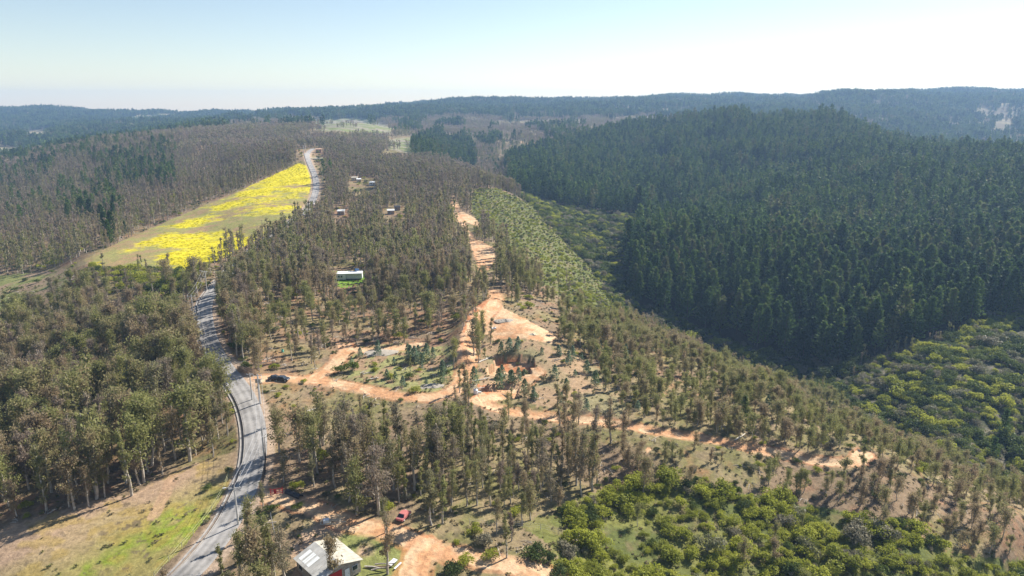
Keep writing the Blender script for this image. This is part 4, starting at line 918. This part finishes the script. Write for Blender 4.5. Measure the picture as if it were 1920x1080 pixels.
shed(331, 254, 14.0, 9.0, 4.5, .0, MM['rust'], MM['red'], 'red-roofed house among the far western woods')
shed(1219, 226, 13.0, 7.0, 4, .0, MM['white'], MM['plank'], 'long white-roofed house above the far plantation edge', roofkind=1.2)
shed(1108, 223, 10.0, 9.0, 5, .0, MM['white'], MM['white'], 'small white house on the far brown hillside', roofkind=1.2)
shed(573, 511, 4.0, 3.0, 2.2, .5, MM['blue'], MM['plank'], 'small blue-roofed hut west of the white cabin')
# --- cars
def car(px, py, rz, paint, label, L=4.2, W=1.75):
    x, y, z_ = at(px, py); o = thing('parked_car', label, 'car', (x, y, z_ + .02), rz)
    prof = [(-.5, .35), (-.49, .75), (-.34, .86), (-.2, 1.38), (.13, 1.42), (.28, .92), (.46, .8), (.5, .6), (.5, .35)]
    v = []; n = len(prof)
    for sd in (-1, 1):
        for px_, pz_ in prof: v.append((px_ * L, sd * W / 2 * (.8 if pz_ > 1.1 else 1), pz_))
    f = [tuple(range(n)), tuple(range(2 * n - 1, n - 1, -1))] + [(i, i + n, (i + 1) % n + n, (i + 1) % n) for i in range(n)]
    k = Kit(); k.add(v, f); b = k.build('body', paint, o, .05)
    for (x0, z0, x1, z1) in ((-.345, .88, -.215, 1.34), (.275, .95, .145, 1.37)):
        s_ = 1 if x0 > 0 else -1; Kit().add([(x0 * L + .03 * s_, -W * .42, z0), (x0 * L + .03 * s_, W * .42, z0), (x1 * L + .03 * s_, W * .36, z1), (x1 * L + .03 * s_, -W * .36, z1)], [(0, 1, 2, 3)]).build('windscreen', MM['glass'], o)
    for sd in (-1, 1):
        Kit().add([(-.3 * L, sd * (W / 2 - .03), .9), (.24 * L, sd * (W / 2 - .03), .9), (.12 * L, sd * (W * .41), 1.34), (-.19 * L, sd * (W * .41), 1.34)], [(0, 1, 2, 3)]).build('side_window', MM['glass'], o)
        for xx in (-.31, .31):
            wv = Kit().tube([(xx * L, sd * (W / 2 - .2), .33), (xx * L, sd * (W / 2 + .02), .33)], .33, 14).build('wheel', MM['rubber'], o); Kit().tube([(xx * L, sd * (W / 2 - .02), .33), (xx * L, sd * (W / 2 + .03), .33), (xx * L, sd * (W / 2 + .035), .33)], [.2, .2, .01], 10).build('rim', MM['galvw'], wv)
        Kit().box((.505 * L, sd * W * .36, .68), (.04, .3, .14)).build('headlight', MM['clear'], o); Kit().box((-.5 * L, sd * W * .38, .7), (.04, .22, .16)).build('tail_light', MM['red'], o)
    return o
car(529, 713, R(-8), MM['blackcar'], 'dark car parked where the upper dirt track leaves the paved road')
car(515, 712, R(20), MM['blackcar'], 'second dark car half hidden in bushes at the start of the dirt track', 3.8)
car(757, 972, R(68), MM['redcar'], 'small faded red car with glinting roof at the edge of the tree block', 3.5, 1.6)
# --- utility poles
POLES = []
def pole(px, py, hgt, label, wood=False, arm=2.2, lamp=False, thick=1.0, az=0.0, arms=1):
    x, y, z_ = at(px, py); o = thing('utility_pole', label, 'pole', (x, y, z_ - .2), az, 'utility poles along the road'); o.pop('group', None)
    m = MM['wpole'] if wood else MM['cpole']; r = .15 * thick + max(0, (y - 300) * .00022)
    Kit().tube([(0, 0, 0), (0, 0, hgt)], [r * 1.3, r * .8], 8).build('post', m, o)
    for a_ in range(arms):
        zz_ = hgt - .35 - a_ * 1.0; k = Kit(); k.box((0, -.14, zz_), (arm, .12, .14)); ca = k.build('crossarm', MM['cpole'] if not wood else MM['wood'], o)
        for u in (-.44, 0.1, .44): Kit().tube([(u * arm, -.14, zz_ + .07), (u * arm, -.14, zz_ + .26)], .05, 6).build('insulator', MM['white'], ca)
    if lamp:
        la = Kit().tube([(0, 0, hgt - .8), (-.5, 0, hgt - .2), (-1.5, 0, hgt)], .04, 5).build('lamp_arm', MM['galvw'], o); Kit().box((-1.75, 0, hgt), (.6, .22, .1)).build('lamp_head', MM['galvw'], la)
    POLES.append((x, y, z_ + hgt - .1, arm * .44, az)); return o
pole(447, 984, 8.6, 'concrete pole with crossarm and lamp between the two paved bends lowest in view', lamp=True, az=R(20))
pole(496, 862, 8.2, 'concrete pole at the edge of the road above the fence of thin posts', az=R(5))
pole(488, 757, 8.6, 'thick concrete pole carrying a transformer beside the dirt turning', thick=1.7, az=R(5), arms=2)
pole(473, 750, 8.0, 'slimmer pole left of the transformer pole at the dirt turning', az=R(5), arm=1.6)
pole(387, 676, 7.0, 'pole on the tree-striped stretch of road below the bend', az=R(0), lamp=True)
pole(363, 595, 8.5, 'wide-armed pole beside the road top end before it enters the trees', az=R(0), arm=3.0)
pole(388, 545, 8.5, 'pole with lamp rising from trees where the road disappears', lamp=True)
pole(493, 440, 9.0, 'bare wooden pole at the yellow field corner nearer the eucalyptus stand', wood=True, arm=1.0)
pole(551, 412, 9.5, 'bare wooden pole at the yellow field edge by the road', wood=True, arm=1.0)
pole(515, 317, 12, 'wooden pole behind the top edge of the yellow field', wood=True, arm=1.2)
pole(570, 292, 11, 'pole with crossarm on the far road bend, one of a close pair', arm=2.4)
pole(573, 286, 11, 'farther pole of the close pair on the far road bend', arm=2.0)
pole(606, 345, 8.5, 'slim pole beside the striped far stretch of road', arm=1.4)
tf = bpy.data.objects[[o.name for o in C.objects if o.get('label', '').startswith('thick concrete pole')][0]]
Kit().tube([(.45, 0, 6.2), (.45, 0, 7.2)], .32, 10).tube([(-.5, 0, 6.2), (-.5, 0, 7.1)], .26, 10).build('transformer', MM['galv'], tf)
# wires sag from pole to pole
def wires(idx, label):
    k = Kit()
    for a, b in zip(idx[:-1], idx[1:]):
        for u in (-1, 0, 1):
            pa, pb = POLES[a], POLES[b]; p0 = np.array((pa[0] + u * pa[3] * math.cos(pa[4]), pa[1] + u * pa[3] * math.sin(pa[4]), pa[2])); p1 = np.array((pb[0] + u * pb[3] * math.cos(pb[4]), pb[1] + u * pb[3] * math.sin(pb[4]), pb[2]))
            t = np.linspace(0, 1, 9)[:, None]; q = p0 + (p1 - p0) * t; q[:, 2] -= 4 * .9 * (t * (1 - t))[:, 0]; k.tube(q, .028, 3)
    tag(k.build('power_line', MM['wire']), label, 'wire')
wires([0, 1, 2, 4, 5, 6], 'power wires strung from pole to pole along the paved road')
# --- fences
def fence(pts_, gap, hgt, name, label, m, rails=(0.5, .95), r=.05, rr=.02, m2=None):
    cl = dens(line(pts_), .5); s_ = np.r_[0, np.cumsum(np.linalg.norm(np.diff(cl, axis=0), axis=1))]; n = max(2, int(s_[-1] / gap)); q = np.stack([np.interp(np.linspace(0, s_[-1], n), s_, cl[:, j]) for j in (0, 1)], 1)
    z_ = H(q[:, 0], q[:, 1]); o = thing(name, label, 'fence', (q[0, 0], q[0, 1], z_[0])); b = np.array([q[0, 0], q[0, 1], z_[0]])
    P3 = np.c_[q, z_] - b
    for i, p in enumerate(P3):
        if i < 100: Kit().tube([p - [0, 0, .2], p + [0, 0, hgt]], r, 5).build('post', m, o)
    k = Kit()
    for f in rails: k.tube(P3 + [0, 0, f * hgt], rr, 3)
    k.build('rails', m2 or m, o); return o
fence([(497,838),(499,860),(498,885),(493,912),(488,925)], .75, 2.6, 'palisade_fence', 'dark fence of closely spaced tall thin posts beside the paved road', MM['dark'], r=.06)
fence([(290,1085),(330,1040),(370,995),(400,955),(420,920),(432,885)], 3.2, 1.2, 'wire_fence', 'low wire fence with lime-coloured rail along the meadow edge', MM['wpole'], rails=(.5, 1.0), rr=.022, m2=MM['yellow'])
fence([(560,722),(620,730),(690,745),(750,757),(800,765),(850,765)], 3.0, 1.3, 'post_fence', 'thin post and wire fence below the upper dirt road', MM['wpole'], rails=(.4, .7, .98))
fence([(880,985),(925,990),(960,988),(990,990),(1020,995),(1080,1015)], 3.0, 1.5, 'post_fence', 'old post and wire fence across the dry grass below the tree block', MM['wpole'], rails=(.4, .7, .98))
fence([(446,697),(462,700),(480,704)], .28, 1.9, 'timber_fence', 'brown close-boarded fence at the dirt road entrance', MM['wood'], r=.12, rr=.05)
fence([(508,970),(514,1000),(520,1020)], 1.8, 1.2, 'post_fence', 'short pale rail fence beside the grass plot by the house', MM['log'], rr=.04)
# --- things in the yard and on the dirt
x, y, z_ = at(519, 928); gt = thing('red_gate', 'red painted gate at the start of the lower dirt track', 'gate', (x, y, z_), R(15))
Kit().tube([(-1.2, 0, -.1), (-1.2, 0, 1.7)], .07).build('post', MM['red'], gt); Kit().tube([(1.2, 0, -.1), (1.2, 0, 1.7)], .07).build('post', MM['red'], gt)
Kit().box((0, 0, .8), (2.3, .05, .12)).box((0, 0, 1.3), (2.3, .05, .12)).box((0, 0, .35), (2.3, .05, .12)).box((-.3, 0, .8), (.5, .05, 1.0)).build('panel', MM['red'], gt)
x, y, z_ = at(551, 929); k = Kit(); a = np.linspace(-.2, math.pi + .2, 9); n = len(a)
vv = [(xx, math.cos(t) * .7, .15 + math.sin(t) * .6) for xx in (-2.0, 2.0) for t in a] + [(xx, math.cos(t) * .64, .12 + math.sin(t) * .54) for xx in (-2.0, 2.0) for t in a]
k.add(vv, [(i, i + 1, n + i + 1, n + i) for i in range(n - 1)] + [(2 * n + i + 1, 2 * n + i, 3 * n + i, 3 * n + i + 1) for i in range(n - 1)])
o = k.build('metal_culvert', MM['dark']); o.location = (x, y, z_); o.rotation_euler = (0, .06, R(-28)); tag(o, 'dark curved half pipe lying on the bank near the red gate', 'pipe')
x, y, z_ = at(620, 984); fr = thing('trailer_frame', 'grey open frame trailer parked in tree shade above the house', 'trailer', (x, y, z_), R(5))
k = Kit()
for u in (-.8, .8): k.box((0, u, .7), (3.6, .08, .1)).box((0, u, 1.5), (3.6, .06, .06))
for u in (-1.8, 0, 1.8): k.box((u, 0, .7), (.08, 1.6, .1)).box((u, -.8, 1.1), (.06, .06, .8)).box((u, .8, 1.1), (.06, .06, .8))
k.build('frame', MM['galv'], fr); Kit().tube([(1.8, 0, .7), (3.0, 0, .5)], .06).build('drawbar', MM['galv'], fr)
for sd in (-1, 1): Kit().tube([(0, sd * .95, .35), (0, sd * 1.12, .35)], .35, 14).build('wheel', MM['rubber'], fr)
Kit().box((-.8, 0, 1.0), (1.2, 1.1, .5), .2).build('load', MM['white'], fr)
x, y, z_ = at(736, 1060); pl = thing('pallet_board', 'white boards leaning together on the bare yard', 'boards', (x, y, z_), R(62))
Kit().box((0, 0, .45), (1.9, .9, .12), tilt=0).build('board', MM['white'], pl); Kit().box((0, -1.2, .1), (2.0, .3, .1)).build('board', MM['white'], pl); Kit().box((0, .1, .18), (1.7, .7, .36)).build('underside', MM['dark'], pl)
for i, (a_, b_, ln, rz_, m_, lab) in enumerate([(713,1066,5.2,.1,'wood','long brown plank on top of the scrap timber heap'), (705,1069,4.2,-.15,'log','pale plank at the house end of the scrap timber heap'), (722,1064,3.6,.05,'plank','grey plank lying behind the scrap timber heap'), (716,1073,3.8,.3,'plank','grey plank at the front of the scrap timber heap'),
    (1388,820,5.5,.75,'log','white fallen trunk lying above the long dirt track'), (593,768,5.0,.6,'log','pale fallen pole on the open grass below the upper track'), (700,712,3.5,.5,'log','white branch lying on grass between the dirt tracks'), (908,676,6,.9,'log','pale felled trunk beside the pit rim'), (900,712,7,.5,'log','grey felled trunk in the brush below the pit'), (893,727,5,.3,'log','felled trunk at the top of the lower dirt pad'),(950,738,5,-.8,'plank','dark felled trunk on the lower dirt pad edge')]):
    x, y, z_ = at(a_, b_); k = Kit(); r_ = .14 if i < 4 else .2
    k.tube([(-ln / 2, 0, .2), (-ln / 6, .08, .24), (ln / 6, -.05, .22), (ln / 2, .1, .26)], [r_, r_ * .95, r_ * .8, r_ * .5], 7)
    if i >= 4: k.tube([(ln / 6, 0, .22), (ln / 3, .6, .5)], .06, 5)
    o = k.build('plank' if i < 4 else 'fallen_trunk', MM[m_]); o.location = (x, y, z_ + (.15 * i if i < 4 else 0)); o.rotation_euler = (0, 0, rz_); tag(o, lab, 'timber')
x, y, z_ = at(892, 737); tk = thing('white_tank', 'white plastic water tank on the lower dirt pad beside the dark tree column', 'tank', (x, y, z_))
Kit().tube([(0, 0, 0), (0, 0, 1.1), (0, 0, 1.35), (0, 0, 1.45)], [.65, .65, .4, .2], 14).build('barrel', MM['white'], tk); Kit().tube([(0, 0, 1.45), (0, 0, 1.55)], .22, 10).build('cap', MM['dark'], tk); Kit().box((1.1, .2, .25), (.9, .6, .5)).build('pump_box', MM['galvw'], tk)
x, y, z_ = at(926, 619); qd = thing('quad_bike', 'small dark and white quad bike standing on the graded dirt pad', 'quad bike', (x, y, z_), R(30))
Kit().box((0, 0, .62), (1.5, .5, .35)).box((.55, 0, .85), (.5, .9, .12)).box((-.55, 0, .85), (.6, .9, .12)).build('body', MM['white'], qd); Kit().box((-.1, 0, .88), (.7, .35, .14)).build('seat', MM['dark'], qd)
Kit().tube([(.4, -.4, 1.1), (.4, .4, 1.1)], .03).tube([(.4, 0, .8), (.4, 0, 1.1)], .03).build('handlebar', MM['dark'], qd)
for sx in (-.6, .6):
    for sd in (-1, 1): Kit().tube([(sx, sd * .4, .3), (sx, sd * .62, .3)], .3, 12).build('wheel', MM['rubber'], qd)
def mound(px, py, r, h, m, name, label, cat):
    x, y, z_ = at(px, py); n = 18; V = []; Q = []
    for i in range(7):
        for j in range(n):
            a = j / n * 6.283; rr = r * i / 6 * (1 + .25 * math.sin(a * 2 + 1) + .12 * math.sin(a * 5)); V.append((math.cos(a) * rr, math.sin(a) * rr * .8, h * (1 - (i / 6) ** 1.6) + .06 * math.sin(a * 7 + i * 3) - .05))
    for i in range(6):
        for j in range(n): Q.append((i * n + j, (i + 1) * n + j, (i + 1) * n + (j + 1) % n, i * n + (j + 1) % n))
    o = Kit().add(V, Q).build(name, m); o.location = (x, y, z_); tag(o, label, cat)
mound(946, 602, 3.2, .7, MM['gravel'], 'gravel_pile', 'grey gravel pile at the narrow end of the graded pad', 'pile')
mound(710, 661, 5.0, .5, MM['gravel'], 'rubble_pile', 'flat grey rubble spread at the end of the curved dirt track', 'pile')
mound(808, 722, 3.0, .5, MM['gravel'], 'gravel_pile', 'grey gravel heap on the green patch inside the dirt road bend', 'pile')
mound(998, 628, 1.2, .5, MM['cream'], 'sand_pile', 'small pale sand heap on the wide end of the graded pad', 'pile')
x, y, z_ = at(988, 688); sg = thing('white_sack', 'white sack lying on the excavated pit floor', 'sack', (x, y, z_), .6); Kit().box((0, 0, .25), (1.1, .6, .4)).box((.5, .2, .35), (.6, .4, .3), .5).build('bag', MM['white'], sg, .12)
x, y, z_ = at(530, 661); bn = thing('green_barrel', 'small turquoise barrel in the thinned wood', 'barrel', (x, y, z_)); Kit().tube([(0, 0, 0), (0, 0, .45), (0, 0, .9)], [.35, .4, .35], 10).build('drum', mat('turquoise', (.15, .5, .4), .5, .1), bn)

# ------------------------------------------------------------------ haze
bpy.ops.mesh.primitive_cube_add(size=1); hz = bpy.context.object; hz.name = 'haze'
zlo = float(GZ.min()) - 1; ztop = float(max(GZ.max(), CAMZ)) + 45
hz.scale = (17000, 5700, ztop - zlo); hz.location = (0, 5700 / 2 - 400, (zlo + ztop) / 2)
hm = bpy.data.materials.new('haze'); hm.use_nodes = True; hn = hm.node_tree; hn.nodes.clear(); ho = hn.nodes.new('ShaderNodeOutputMaterial'); pv = hn.nodes.new('ShaderNodeVolumePrincipled')
pv.inputs['Color'].default_value = (.40, .63, 1, 1); pv.inputs['Density'].default_value = .00014; pv.inputs['Anisotropy'].default_value = .15; pv.inputs['Density Attribute'].default_value = ''
hn.links.new(pv.outputs[0], ho.inputs['Volume']); hz.data.materials.clear(); hz.data.materials.append(hm)
try: hm.cycles.homogeneous_volume = True
except Exception: pass
tag(hz, kind='stuff', label='thin blue haze over the far hills', cat='haze')
